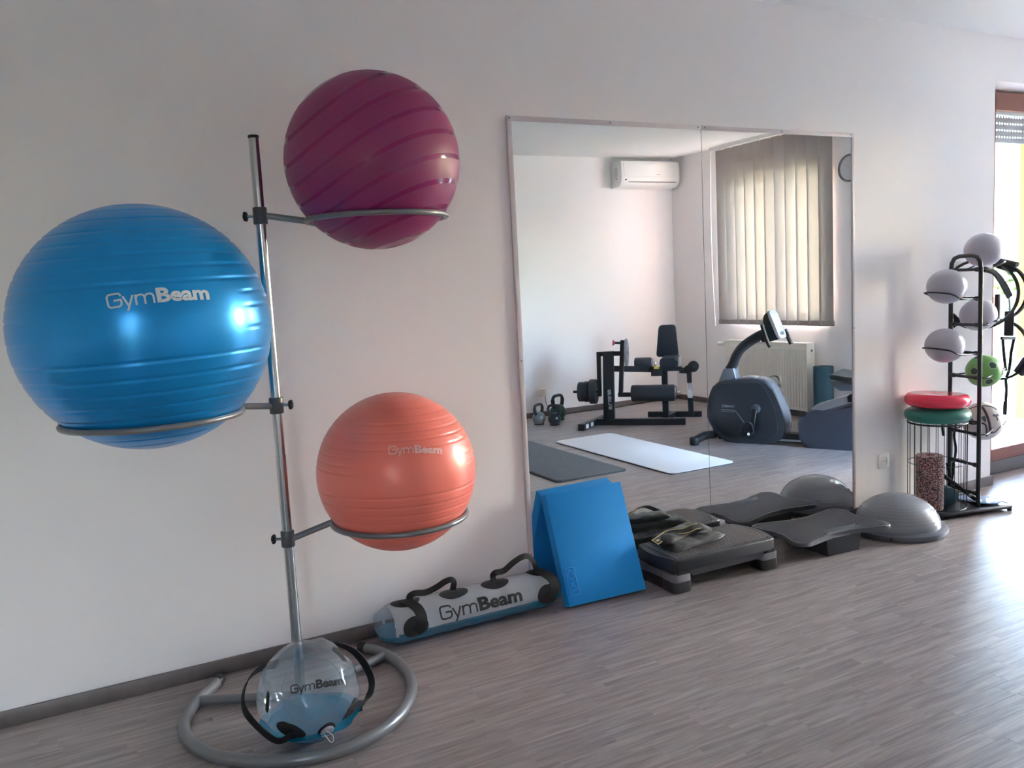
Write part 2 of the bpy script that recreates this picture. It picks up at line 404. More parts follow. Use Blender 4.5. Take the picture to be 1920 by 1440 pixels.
def logo_flat():
    """the thin 'Gym' and bold 'Beam' wordmark, cap height 1, about 6.55 long"""
    bm = nb(); w = .128
    def arc(cx, cy, r, a0, a1, n=6): return [(cx+r*math.cos(math.radians(a0+(a1-a0)*k/n)), cy+r*math.sin(math.radians(a0+(a1-a0)*k/n))) for k in range(n+1)]
    stroke(bm, [(.90, .74)]+arc(.70, .74, .20, 0, 90)+arc(.28, .72, .22, 90, 180)+arc(.28, .26, .20, 180, 270)+arc(.68, .28, .22, 270, 360)+[(.90, .50)], w)
    stroke(bm, [(.92, .50), (.44, .50)], w)
    stroke(bm, [(1.02, .70), (1.30, .02)], w); stroke(bm, [(1.62, .70), (1.27, -.14)]+arc(1.16, -.12, .13, -40, -95, 3), w)
    stroke(bm, [(1.78, .70), (1.78, 0)], w)
    stroke(bm, [(1.78, .42)]+arc(2.02, .44, .22, 160, 90, 4)+arc(2.12, .46, .20, 80, 0, 4)+[(2.32, 0)], w)
    stroke(bm, [(2.32, .42)]+arc(2.56, .44, .22, 160, 90, 4)+arc(2.66, .46, .20, 80, 0, 4)+[(2.86, 0)], w)
    t = text_flat('Beam', .038); fit(t, 3.05, 6.55, -.015, 1.0); me = bpy.data.meshes.new('x'); t.to_mesh(me); t.free(); bm.from_mesh(me); bpy.data.meshes.remove(me)
    for _ in range(4):
        es = [e for e in bm.edges if e.calc_length() > .16]
        if not es: break
        bmesh.ops.subdivide_edges(bm, edges=es, cuts=1); bmesh.ops.triangulate(bm, faces=[f for f in bm.faces if len(f.verts) > 4])
    for v in bm.verts: v.co.x -= 3.275; v.co.y -= .5
    return bm
def on_sphere(bm, c, R, n, right, scale, eps=.0008, tilt=0.0, squash=(1, 1, 1)):
    n = V(n).normalized(); right = (V(right)-n*V(right).dot(n)).normalized(); up = n.cross(right)
    ct, st = math.cos(tilt), math.sin(tilt)
    for v in bm.verts:
        u, w = v.co.x*scale, v.co.y*scale; u, w = u*ct-w*st, u*st+w*ct
        d = math.hypot(u, w); th = d/R
        dr = (right*u+up*w)/d if d > 1e-9 else right
        p = (n*math.cos(th)+dr*math.sin(th))*(R+eps)
        v.co = V(c)+V((p.x*squash[0], p.y*squash[1], p.z*squash[2]))
    return bm

# ------------------------------------------------------------------ the room
def wall(name, boxes, m=M_WALL):
    bm = nb()
    for lo, hi in boxes: add_box(bm, lo, hi)
    return struct(ob(name, bm, m, smooth=False))
DX0, DX1, DZ = 4.886, 5.90, 2.41                       # balcony door opening
T = .35
wall('wall_back', [((XL-T, 0, -.1), (DX0, T, ZC+.2)), ((DX0, 0, DZ), (DX1, T, ZC+.2)), ((DX1, 0, -.1), (XR+T, T, ZC+.2))])
W1 = (-3.56, -2.30, .95, 2.42); W2 = (-1.45, -.62, .06, 2.25); W3 = (-1.12, -.76, .06, 2.2); W4 = (-3.0, -2.75, 1.0, 2.1)
wall('wall_right', [((XR, YF-T, -.1), (XR+T, W1[0], ZC+.2)), ((XR, W1[0], -.1), (XR+T, W1[1], W1[2])), ((XR, W1[0], W1[3]), (XR+T, W1[1], ZC+.2)),
                    ((XR, W1[1], -.1), (XR+T, W2[0], ZC+.2)), ((XR, W2[0], -.1), (XR+T, W2[1], W2[2])), ((XR, W2[0], W2[3]), (XR+T, W2[1], ZC+.2)), ((XR, W2[1], -.1), (XR+T, 0, ZC+.2))])
wall('wall_front', [((XL-T, YF-T, -.1), (W3[0], YF, ZC+.2)), ((W3[0], YF-T, -.1), (W3[1], YF, W3[2])), ((W3[0], YF-T, W3[3]), (W3[1], YF, ZC+.2)), ((W3[1], YF-T, -.1), (XR, YF, ZC+.2))])
wall('wall_left', [((XL-T, YF, -.1), (XL, W4[0], ZC+.2)), ((XL-T, W4[1], -.1), (XL, 0, ZC+.2)), ((XL-T, W4[0], -.1), (XL, W4[1], W4[2])), ((XL-T, W4[0], W4[3]), (XL, W4[1], ZC+.2))])
wall('ceiling', [((XL, YF, ZC), (XR, 0, ZC+.2))], M_CEIL)

floor = wall('floor', [((XL, YF, -.1), (XR, 0, -.009)), ((DX0, 0, -.1), (DX1, .15, -.009))], mat('floor_underlay', (70, 62, 60), .8))
SW = .065
PLANK = {}
for L in (.26, .33, .40, .47):
    bm = nb(); vs = add_box(bm, (0, 0, -.009), (L, SW, 0))
    es = [e for e in bm.edges if all(v.co.z > -.001 for v in e.verts)]
    bmesh.ops.bevel(bm, geom=es, offset=.0004, segments=1, affect='EDGES')
    bmesh.ops.recalc_face_normals(bm, faces=bm.faces)
    me = bpy.data.meshes.new('plank'); bm.to_mesh(me); bm.free(); me.materials.append(M_STRIP); PLANK[L] = me
cells = []
row = 0; y = YF
while y < .149:
    x = XL - random.random()*.4
    if y > -.001: x = DX0
    while x < (XR if y < -.001 else DX1) - .01:
        L = random.choice((.26, .33, .40, .47)); cells.append((x, y, L)); x += L
    y += SW
def seen(c):
    p = V((c[0]+c[2]/2, c[1]+SW/2, 0))-CAM; z = p.dot(FWD)
    if z < .3: return 0
    u, w = 960+FPX*p.dot(RT)/z, 720-FPX*p.dot(UP)/z
    if not (-30 < u < 1950 and 700 < w < 1470): return 0
    return c[2]*abs(p.normalized().z)/z/z
cells.sort(key=seen, reverse=True)
for x, y, L in cells[:296]:
    put('plank', PLANK[L], None, floor, (x, y, random.uniform(-.0002, 0)))
bm = nb()
for x, y, L in cells[296:]:
    x1 = min(x+L, XR if y < -.001 else DX1); x = max(x, XL)
    if x1-x > .01: add_box(bm, (x+.0003, y+.0003, -.009), (x1-.0003, y+SW-.0003, 0))
o = ob('plank_field', bm, M_STRIP, floor, smooth=False); o['kind'] = 'stuff'

def baseboard(name, runs):
    bm = nb()
    for lo, hi in runs: add_box(bm, lo, hi, bev=.004, seg=2)
    return struct(ob(name, bm, M_BASE, angle=30))
BH, BT = .057, .014
baseboard('baseboard_back', [((XL, -BT, 0), (DX0+BT, 0, BH)), ((DX0, -BT, 0), (DX0+BT, .143, BH)), ((DX1-BT, -BT, 0), (XR, 0, BH))])
baseboard('baseboard_right', [((XR-BT, YF, 0), (XR, 0, BH))])
baseboard('baseboard_front', [((XL, YF, 0), (XR, YF+BT, BH))])
baseboard('baseboard_left', [((XL, YF, 0), (XL+BT, 0, BH))])

# balcony door: brown timber frame, glass, roller shutter, handle
M_WOOD = mat('brown_window_timber', (150, 104, 92), .4, var=.05, vscale=6)
M_LEAF = mat('grey_threshold', (120, 118, 120), .5)
door = struct(thing('door_1', 'x', 'x', (5.4, .18, 0)))
del door['label']; del door['category']
y0, y1 = .145, .225
for nm, lo, hi in (('frame_stile', (DX0, y0, .085), (DX0+.24, y1, 2.41)), ('frame_stile', (DX1-.09, y0, .085), (DX1, y1, 2.41)),
                   ('frame_head', (DX0, y0, 2.285), (DX1, y1, 2.395)), ('frame_sill', (DX0+.24, y0, .085), (DX1-.09, y1, .165))):
    bm = nb(); add_box(bm, lo, hi, bev=.006); ob(nm, bm, M_WOOD, door)
bm = nb(); add_box(bm, (DX0, .145, 0), (DX1, .30, .085), bev=.004); ob('threshold', bm, M_LEAF, door)
bm = nb(); add_box(bm, (DX0+.23, .185, .165), (DX1-.09, .193, 2.285)); ob('pane', bm, M_GLASS, door, False)
bm = nb(); add_box(bm, (DX0+.235, .170, 2.265), (DX1-.1, .20, 2.285)); ob('glazing_bead', bm, M_WHITE, door)
bm = nb(); add_box(bm, (5.130, .118, .98), (5.152, .145, 1.16), bev=.005); ob('handle', bm, M_BLACK, door)
M_SHUT = mat('grey_shutter_slat', (188, 186, 192), .5)
M_LITE = mat('shutter_slot', (232, 238, 240), .5)
bm = nb(); add_box(bm, (DX0, .24, 2.395), (DX1, .345, 2.41)); ob('soffit', bm, M_WHITE, door)
for k in range(7):
    z = 2.118+k*.042
    bm = nb(); add_box(bm, (DX0+.2, .275, z), (DX1, .287, z+.0335), bev=.004)
    ob('shutter_slat', bm, M_SHUT, door)
bm = nb()
for k in range(6):
    z = 2.1515+k*.042
    for q in range(30): add_box(bm, (DX0+.21+q*.028, .277, z), (DX0+.222+q*.028, .285, z+.0085))
o = ob('shutter_link', bm, M_SHUT, door, False); o['kind'] = 'stuff'

def glazed(name, x_plane, rng, axis, mull):
    """unseen window: timber frame with glass; mull = number of panes"""
    w = struct(thing(name, 'x', 'x', (x_plane, rng[0], rng[2]) if axis == 'x' else (rng[0], x_plane, rng[2]))); del w['label']; del w['category']
    a, b, z0, z1 = rng
    def B(lo_u, hi_u, lz, hz, d0, d1):
        if axis == 'x': return (x_plane+d0, lo_u, lz), (x_plane+d1, hi_u, hz)
        return (lo_u, x_plane-d1, lz), (hi_u, x_plane-d0, hz)
    f = .07
    for u0, u1, q0, q1 in ((a, a+f, z0, z1), (b-f, b, z0, z1), (a, b, z0, z0+f), (a, b, z1-f, z1)):
        bm = nb(); add_box(bm, *B(u0, u1, q0, q1, .16, .23)); ob('window_frame', bm, M_WOOD, w, False)
    for k in range(1, mull):
        u = a+(b-a)*k/mull; bm = nb(); add_box(bm, *B(u-.05, u+.05, z0+f, z1-f, .16, .23)); ob('mullion', bm, M_WOOD, w, False)
    bm = nb(); add_box(bm, *B(a+f, b-f, z0+f, z1-f, .19, .197)); ob('pane', bm, M_GLASS, w, False)
    return w
glazed('window_1', XR, W1, 'x', 2)
glazed('window_2', XR, W2, 'x', 3)
glazed('window_3', YF, W3, 'y', 2)
glazed('window_4', XL-.35, W4, 'x', 2)

# ------------------------------------------------------------------ outside, beyond the balcony door
M_YEL = mat('yellow_render', (150, 110, 42), .85, bump=.2, bscale=90)
bm = nb(); add_box(bm, (-60, -60, -.6), (80, 80, -.45)); struct(ob('ground_lawn', bm, mat('lawn', (66, 82, 46), .95, var=.15, vscale=1.5), smooth=False))
bm = nb(); add_box(bm, (4.2, .36, -.3), (8.9, 2.6, -.02)); add_box(bm, (6.36, -1.9, -.3), (8.9, .36, -.02)); struct(ob('floor_balcony', bm, mat('pale_balcony_tile', (150, 150, 148), .6), smooth=False))
bm = nb(); add_box(bm, (3.4, .36, 2.72), (8.9, 1.7, 2.9)); add_box(bm, (6.36, -2.0, 2.72), (8.9, .36, 2.9)); struct(ob('ceiling_balcony', bm, M_WALL, smooth=False))  # unseen overhang, front edge pulled back to let in more sky light
bm = nb(); add_box(bm, (6.36, -2.02, -.3), (8.9, -1.80, 2.72)); struct(ob('unseen_sun_fin', bm, M_WALL, smooth=False))  # unseen fin, added to keep direct sun out of the corner window
pc = at_y(1907, 600, 1.32)
bm = nb(); add_box(bm, (pc.x, 1.0, -.02), (pc.x+.32, 1.32, 2.72), bev=.004); struct(ob('pillar_balcony', bm, M_YEL, smooth=False))
bm = nb(); add_box(bm, (-8, 5.2, -.45), (6.2, 11, 5.2)); struct(ob('unseen_sky_blocker', bm, mat('sky_blocker_dark', (64, 66, 64), .9), smooth=False))  # unseen dark block, added to keep sky light off the far corner
rail = thing('balcony_railing', 'brown timber balcony railing beyond the glass door', 'railing', (7, 2.5, -.02))
bm = nb(); add_box(bm, (4.3, 2.47, .98), (8.85, 2.53, 1.06), bev=.008); ob('handrail', bm, M_WOOD, rail)
bm = nb(); add_box(bm, (4.3, 2.48, .08), (8.85, 2.52, .12)); ob('bottom_rail', bm, M_WOOD, rail)
for k in range(5):
    bm = nb(); add_box(bm, (4.3+k*1.12, 2.475, -.02), (4.35+k*1.12, 2.525, .98)); ob('post', bm, M_WOOD, rail)
def tree(x, y, h, r, seed, label):
    rnd = random.Random(seed); t = thing('garden_bush', label, 'bush', (x, y, -.45), 'garden bushes beyond the balcony')
    bm = nb(); add_tube(bm, [(x, y, -.45), (x+.1, y, h*.3), (x-.05, y+.1, h*.55)], [.10, .08, .05], 8); ob('stem', bm, mat('bark', (110, 92, 76), .9), t)
    bm = nb()
    for k in range(420):
        a, b, q = rnd.uniform(0, 2*PI), rnd.uniform(-1, 1), rnd.random()**.4
        s = math.sqrt(1-b*b); c = V((x+r*q*s*math.cos(a), y+r*q*s*math.sin(a), h*.62+h*.42*q*b))
        M = Matrix.Translation(c) @ Matrix.Rotation(rnd.uniform(0, 6), 4, V((rnd.random(), rnd.random(), rnd.random()+.1)))
        R = bmesh.ops.create_icosphere(bm, subdivisions=1, radius=r*.09, matrix=M @ Matrix.Diagonal((1, 1, .35, 1)))
    o = ob('foliage', bm, mat('foliage_green', (108, 120, 74), .8, var=.3, vscale=2), t, False); o['kind'] = 'stuff'
tree(24, 13.2, 1.62, 2.6, 1, 'wide low green bush in the garden, first seen beyond the glass door')
tree(29, 18.0, 1.75, 2.4, 2, 'rounded green bush farther back in the garden beside the first one')
tree(36, 20, 1.9, 3.2, 3, 'broad green bush at the end of the garden behind the others')

# ------------------------------------------------------------------ mirrors on the back wall: two panes with white trim
M_SCREW = mat('screw_head', (150, 146, 146), .35, .6)
M_EDGE = mat('mirror_edge', (96, 106, 106), .4)
def mirror(x0, x1, label, left):
    t = thing('wall_mirror', label, 'mirror', ((x0+x1)/2, 0, MZ0), 'wall mirrors')
    bm = nb(); add_box(bm, (x0+.0015, GLY, MZ0), (x1-.0015, -.0055, MZ1)); ob('mirror_glass', bm, M_MIRROR, t, False)
    bm = nb(); add_box(bm, (x0, -.0055, MZ0-.001), (x1, -.001, MZ1+.001)); ob('backing', bm, M_EDGE, t, False)
    a, b = (x0-.020, x1) if left else (x0, x1+.012)
    bm = nb(); add_box(bm, (a, -.011, MZ1-.003), (b, -.0005, MZ1+.018), bev=.002); ob('top_trim', bm, M_TRIM, t)
    lo, hi = (x0-.020, x0+.003) if left else (x1-.003, x1+.012)
    bm = nb(); add_box(bm, (lo, -.011, MZ0-.004), (hi, -.0005, MZ1-.003), bev=.002); ob('side_trim', bm, M_TRIM, t)
    for x, z in [(a+.012 if left else a+.02, MZ1+.008), ((a+b)/2, MZ1+.008), (b-.02, MZ1+.008), ((lo+hi)/2, 1.05), ((lo+hi)/2, .2)]:
        bm = nb(); add_cyl(bm, (x, -.0125, z), (x, -.010, z), .0042, 10); ob('screw', bm, M_SCREW, t)
mirror(MX0, MXM, 'tall wall mirror pane reflecting the air conditioner, nearer the ball stand', True)
mirror(MXM, MX1, 'tall wall mirror pane reflecting the vertical blind, nearer the black ball rack', False)

# ------------------------------------------------------------------ wall sockets
def socket(name, x, y, z, sgn, label, parent_extra=None):
    t = thing(name, label, 'socket', (x, y, z-.042))
    M = frame_M((x, y, z), (1, 0, 0), (0, 0, 1), (0, -sgn, 0))
    bm = nb(); add_prism(bm, rrect(.082, .082, .006), 0, .009, M, .002); ob('cover_plate', bm, M_WHITE, t)
    bm = nb(); add_lathe(bm, [(.0275, .0086), (.0275, .0118), (.0215, .0118), (.0205, .0094), (0, .0094)], 28, M, False); ob('socket_well', bm, M_WHITE, t)
    for s in (-1, 1):
        bm = nb(); add_cyl(bm, M @ V((s*.0095, 0, .0090)), M @ V((s*.0095, 0, .0099)), .0028, 10); ob('pin_hole', bm, M_BLACK, t)
    return t
socket('wall_socket', 3.925, -.0005, .289, 1, 'white wall socket on the wall between mirror and ball rack')
so = mir(at_y(1013, 741, 4.43)); so.y = YF
t = socket('wall_socket', so.x, YF+.0005, .255, -1, 'white socket with plugged adapter above the kettlebells, seen in the mirror')
bm = nb(); add_box(bm, (so.x-.045, YF+.012, .225), (so.x+.02, YF+.075, .30), bev=.008); ad = ob('plug_adapter', bm, mat('cream_adapter', (226, 212, 196), .4), t)
bm = nb(); add_tube(bm, ctr([(so.x+.01, YF+.06, .225), (so.x+.02, YF+.055, .15), (so.x+.06, YF+.05, .06), (so.x+.08, YF+.045, .004)]), .0035, 6); ob('lead', bm, M_DGREY, t)

# ------------------------------------------------------------------ ball stand
PX, PY = .553, -.378
st = thing('ball_stand', 'steel pole stand on a grey D-shaped tube base carrying three exercise balls', 'stand', (PX, PY, 0))
def pole(name, z0, z1, r):
    bm = nb(); add_cyl(bm, (PX, PY, z0), (PX, PY, z1), r, 24); return ob(name, bm, M_STEEL, st)
pole('lower_pole', .03, .852, .0168); pole('upper_pole', .852, 1.876, .0160)
bm = nb(); add_cyl(bm, (PX, PY, .846), (PX, PY, .853), .0174, 24); ob('pole_joint', bm, M_STEEL, st)
bm = nb(); add_cyl(bm, (PX, PY, 1.874), (PX, PY, 1.884), .0172, 24, bev=.002); ob('pole_cap', bm, M_BLACK, st)
TZ = .0195
base_pts = [(.322, -.098), (.29, -.144), (.232, -.222), (.191, -.315), (.173, -.406), (.187, -.51), (.236, -.612), (.33, -.706), (.45, -.772), (.57, -.792), (.681, -.767), (.786, -.700), (.866, -.598), (.912, -.484), (.924, -.369), (.912, -.262), (.886, -.178), (.852, -.125)]
bm = nb(); add_tube(bm, ctr([(x, y, TZ) for x, y in base_pts], n=5), .019, 16); ob('base_tube', bm, M_GREY, st)
for a, b in ((base_pts[0], base_pts[1]), (base_pts[-1], base_pts[-2])):
    d = (V((a[0], a[1], TZ))-V((b[0], b[1], TZ))).normalized(); p = V((a[0], a[1], TZ))
    bm = nb(); add_cyl(bm, p-d*.014, p+d*.018, .0205, 18, bev=.004); ob('end_cap', bm, M_BLACK, st)
for q in ((.226, -.21), (.914, -.235)):
    bm = nb(); add_tube(bm, [(q[0], q[1], TZ), (PX, PY, TZ)], .0165, 14); ob('cross_bar', bm, M_GREY, st)
bm = nb(); add_cyl(bm, (PX, PY, .004), (PX, PY, .06), .021, 20, bev=.003); ob('pole_foot', bm, M_GREY, st)

def ball_on_arm(c, R, zc, zr, kside):
    """collar at height zc on the pole, arm and round cradle at height zr under a ball"""
    h = c.z-zr; rr = math.sqrt((R+.0095)**2-h*h); d = V((c.x-PX, c.y-PY, 0)).normalized()
    bm = nb(); add_cyl(bm, (PX, PY, zc-.027), (PX, PY, zc+.027), .0225, 22, bev=.003); co = ob('collar', bm, M_DGREY, st)
    k = V((RT.x, RT.y, 0)).normalized()*kside
    bm = nb(); p0 = V((PX, PY, zc)); add_cyl(bm, p0+k*.02, p0+k*.040, .005, 10)
    ob('knob_stem', bm, M_STEEL, co)
    bm = nb()
    for a in range(3):
        an = a*PI/3; ax = V((-k.y, k.x, 0))*math.cos(an)+V((0, 0, 1))*math.sin(an)
        add_bar(bm, p0+k*.047-ax*.0165, p0+k*.047+ax*.0165, .009, .011, k, .003)
    add_cyl(bm, p0+k*.040, p0+k*.054, .009, 12)
    ob('knob', bm, M_BLACK, co)
    e = V((c.x, c.y, zr))-d*rr
    bm = nb(); add_tube(bm, [V((PX, PY, zc))+d*.018, e], .0105, 12); ob('arm', bm, M_GREY, st)
    bm = nb(); add_tube(bm, [(c.x+rr*math.cos(a), c.y+rr*math.sin(a), zr) for a in [2*PI*i/56 for i in range(56)]], .0092, 12, True); ob('cradle', bm, M_GREY, st)

def ridged_ball(name, c, R, m, lats, label, axis_tilt, gap=None, depth=.0018):
    """ball with fine moulded grooves round it; gap = (direction, lat0, lat1, half width) where the print sits without grooves"""
    rows = sorted({-90., 90.} | set(i*4.5 for i in range(-19, 20)) | {l+d for l in lats for d in (-1.6, -1.0, -.4, .4, 1.0, 1.6)})
    keep = [];
    for r in rows:
        if any(abs(r-l) < 2.4 and r not in [l+d for d in (-1.6, -1.0, -.4, .4, 1.0, 1.6)] for l in lats): continue
        keep.append(r)
    bm = nb(); seg = 96; rings = []
    Mt = axis_tilt
    for la in keep:
        a = math.radians(la)
        if abs(la) == 90: rings.append([bm.verts.new(V((0, 0, R if la > 0 else -R)))]); continue
        g = any(abs(abs(la-l)-.4) < .01 for l in lats); ring = []
        for k in range(seg):
            th = 2*PI*k/seg; p = V((math.cos(a)*math.cos(th), math.cos(a)*math.sin(th), math.sin(a))); q = R
            if g:
                f = 1.0
                if gap:
                    for (gth, l0, l1, hw) in gap:
                        dth = math.degrees((th-gth+PI) % (2*PI)-PI)
                        if l0 < la < l1 and abs(dth) < hw: f = 0
                q -= depth*f
            ring.append(bm.verts.new(p*q))
        rings.append(ring)
    for A, B in zip(rings, rings[1:]):
        for k in range(seg):
            k2 = (k+1) % seg
            if len(A) == 1: bm.faces.new((A[0], B[k2], B[k]))
            elif len(B) == 1: bm.faces.new((A[k], A[k2], B[0]))
            else: bm.faces.new((A[k], A[k2], B[k2], B[k]))
    bmesh.ops.transform(bm, matrix=Matrix.Translation(c) @ Mt, verts=bm.verts)
    o = ob(name, bm, m, None, True, 60); tag(o, label, 'exercise ball'); return o

def facing(c, R, px, py):
    """point where the sight line through a pixel meets a sphere -> outward normal"""
    d = ray(px, py).normalized(); oc = CAM-c; b = oc.dot(d); q = b*b-(oc.dot(oc)-R*R); t = -b-math.sqrt(max(q, 0)); return (CAM+d*t-c).normalized()
def imgdir(c, ang):
    """direction across the ball that reads as rising by ang in the picture"""
    v = (c-CAM).normalized(); r = (RT-v*RT.dot(v)).normalized(); u = r.cross(v); a = math.radians(ang); return r*math.cos(a)+u*math.sin(a)
def tilt_to(c, ang):
    """rotation that lays the ball's grooves along the picture direction ang"""
    r = imgdir(c, ang); z = V((0, 0, 1)); z = (z-r*z.dot(r)).normalized(); y = z.cross(r); return Matrix(((r.x, y.x, z.x, 0), (r.y, y.y, z.y, 0), (r.z, y.z, z.z, 0), (0, 0, 0, 1)))

cB, RB = V((.1765, -.473, 1.304)), .3565
cP, RP = V((.909, -.474, 1.7945)), .2825
cO, RO = V((.906, -.505, .7715)), .2655
ball_on_arm(cB, RB, 1.021, 1.036, 1); ball_on_arm(cP, RP, 1.633, 1.612, -1); ball_on_arm(cO, RO, .571, .614, -1)
F0 = -PI/2
bb = ridged_ball('exercise_ball', cB, RB, M_BLUE, [-66, -58, -50, -42, -34.5, -27.5, -20.5, -13, -3, 7, 13.5, 20, 27, 34, 41, 48.5, 57, 66, 75],
                 'large pearly blue exercise ball with white lettering on the stand', tilt_to(cB, 5.5), [(F0-.05, -9, 16, 52)])
nB = facing(cB, RB, 300, 553); lb = logo_flat(); on_sphere(lb, cB, RB, nB, imgdir(cB, 8.5), RB*.715/6.55)
ob('lettering', lb, M_WHT, bb, False)
og = ridged_ball('exercise_ball', cO, RO, M_ORANGE, [-68, -61, -54, -47, -40, -33.5, -27, -20.5, -14, -7, 9, 14.5, 20, 26, 32, 38.5, 45, 52, 59, 67, 75],
                 'coral orange exercise ball with pale lettering on the lowest arm', tilt_to(cO, 3.5), [(F0+.25, 5, 24, 46)], .0014)
nO = facing(cO, RO, 781, 842); lo_ = logo_flat(); on_sphere(lo_, cO, RO, nO, imgdir(cO, 4.5), RO*.655/6.55)
ob('lettering', lo_, M_PINKT, og, False)
bm = nb(); add_sphere(bm, (0, 0, 0), RP, useg=72, vseg=40); bmesh.ops.transform(bm, matrix=Matrix.Translation(cP) @ tilt_to(cP, 2), verts=bm.verts)
pu = ob('exercise_ball', bm, M_PURPLE); tag(pu, 'plum purple exercise ball with shiny swirled bands on the top arm', 'exercise ball')

# ------------------------------------------------------------------ round water ball inside the stand base
wc = V((.527, -.622, .148)); wr = .150
def wob(p, amp, f=9):
    return noise.noise(p*f)*amp
t = thing('water_ball', 'round clear water ball half filled with blue water inside the stand base', 'water bag', (wc.x, wc.y, 0))
bm = nb(); add_sphere(bm, (0, 0, 0), 1, useg=64, vseg=40)
def wshape(n):
    r = wr*(1+.07*max(0, -abs(n.z+.15)+.5)); p = V((n.x*r, n.y*r, n.z*wr*1.03)); p += n*(wob(n, .010, 2.2)+wob(n, .004, 6)); p.z = max(p.z, -wc.z+.001); return wc+p
for v in bm.verts: v.co = wshape(v.co.normalized())
ob('clear_skin', bm, M_FILM, t)
bm = nb(); add_sphere(bm, (0, 0, 0), 1, useg=56, vseg=40)
for v in bm.verts:
    p = wshape(v.co.normalized()); p = wc+(p-wc)*.975; p.z = max(p.z, .004); p.z = min(p.z, .066+.004*math.sin(p.x*40)); v.co = p
ob('water', bm, M_WATER, t)
def wpt(px, py, lift=.002):
    n = facing(wc, wr*1.02, px, py); return wshape(n)+n*lift, n
for (ax, ay, rx) in ((588, 1292, .62),):                     # welded seam ring on the front panel
    _, n0 = wpt(ax, ay); r0 = imgdir(wc, 10); r0 = (r0-n0*r0.dot(n0)).normalized(); u0 = n0.cross(r0); pts = []
    for k in range(48):
        a = 2*PI*k/48; d = r0*math.cos(a)+u0*math.sin(a); n = (n0*math.cos(rx)+d*math.sin(rx)); pts.append(wshape(n)+n*.001)
    bm = nb(); add_tube(bm, pts,   .0011, 6, True); ob('seam', bm, M_FILM, t)
_, nL = wpt(596, 1284); lw = logo_flat(); on_sphere(lw, wc, wr*1.02, nL, imgdir(wc, 11), wr*1.08/6.55, .0)
for v in lw.verts: n = (v.co-wc).normalized(); v.co = wshape(n)+n*.003
ob('lettering', lw, M_BLKT, t, False)
def patch_on(px, py, a, b, ang, name, m, lift=.0016, par=t):
    _, n0 = wpt(px, py); r0 = imgdir(wc, ang); r0 = (r0-n0*r0.dot(n0)).normalized(); u0 = n0.cross(r0); bm = nb(); rows = []
    for q in range(5):
        s = q/4; ring = []
        for k in range(28):
            th = 2*PI*k/28; x, y = a*s*math.cos(th), b*s*math.sin(th); d = math.hypot(x, y)
            n = n0 if d < 1e-6 else (n0*math.cos(d/wr)+(r0*x+u0*y)/d*math.sin(d/wr)); ring.append(bm.verts.new(wshape(n)+n*(lift+.0012*(1-s))))
            if q == 0: break
        rows.append(ring)
    for A, B in zip(rows, rows[1:]):
        for k in range(28):
            if len(A) == 1: bm.faces.new((A[0], B[k], B[(k+1) % 28]))
            else: bm.faces.new((A[k], B[k], B[(k+1) % 28], A[(k+1) % 28]))
    return ob(name, bm, m, par)
patch_on(545, 1370, .045, .028, -18, 'strap_patch', M_RUB); patch_on(657, 1330, .022, .036, -28, 'strap_patch', M_RUB)
patch_on(500, 1316, .010, .030, 10, 'strap_patch', M_RUB); patch_on(640, 1225, .03, .03, 0, 'strap_patch', M_RUB)
vr = patch_on(612, 1367, .027, .025, 10, 'valve_ring', M_RUB, .003)
vc_, vn = wpt(612, 1367); vx = vn.orthogonal().normalized(); MV = frame_M(vc_+vn*.004, vx, vn.cross(vx), vn)
bm = nb(); add_lathe(bm, [(.021, 0), (.0215, .003), (.019, .006), (.016, .005), (.012, .004), (0, .004)], 28, MV); vp = ob('valve', bm, mat('grey_valve', (168, 162, 168), .35), t)
lx = imgdir(wc, 0); lu = V((0, 0, 1)); lp = vc_+vn*.012
bm = nb(); add_tube(bm, ctr([lp+lx*x+lu*z for x, z in ((-.014, .006), (-.002, .004), (.012, -.006), (.015, -.022), (.007, -.030), (-.002, -.018))], True, 5), .0011, 6, True); ob('valve_leash', bm, M_WHITE, vp)
def strap(pts, w=.034):
    P = ctr(pts, n=6); bm = nb(); add_ribbon(bm, P, [(p-wc).normalized() for p in P], w, .0025); return ob('strap', bm, M_WEB, t)
a0, _ = wpt(548, 1376, .004)
strap([a0+V((.02, -.004, .002)), a0, a0+V((-.05, -.002, .0)), at_y(468, 1345, -.69), at_y(456, 1312, -.64), at_y(466, 1275, -.60), at_y(492, 1252, -.56), at_y(520, 1245, -.52)])
b0, _ = wpt(657, 1330, .004)
strap([b0+V((-.01, -.01, -.01)), b0, at_y(682, 1318, -.60), at_y(696, 1290, -.56), at_y(692, 1262, -.53), at_y(670, 1228, -.50), at_y(646, 1212, -.50), at_y(625, 1206, -.51)])
bk = at_y(672, 1324, -.618); bm = nb(); add_box(bm, bk-V((.012, .006, .018)), bk+V((.012, .006, .018)), bev=.003); ob('strap_buckle', bm, M_BLACK, t)

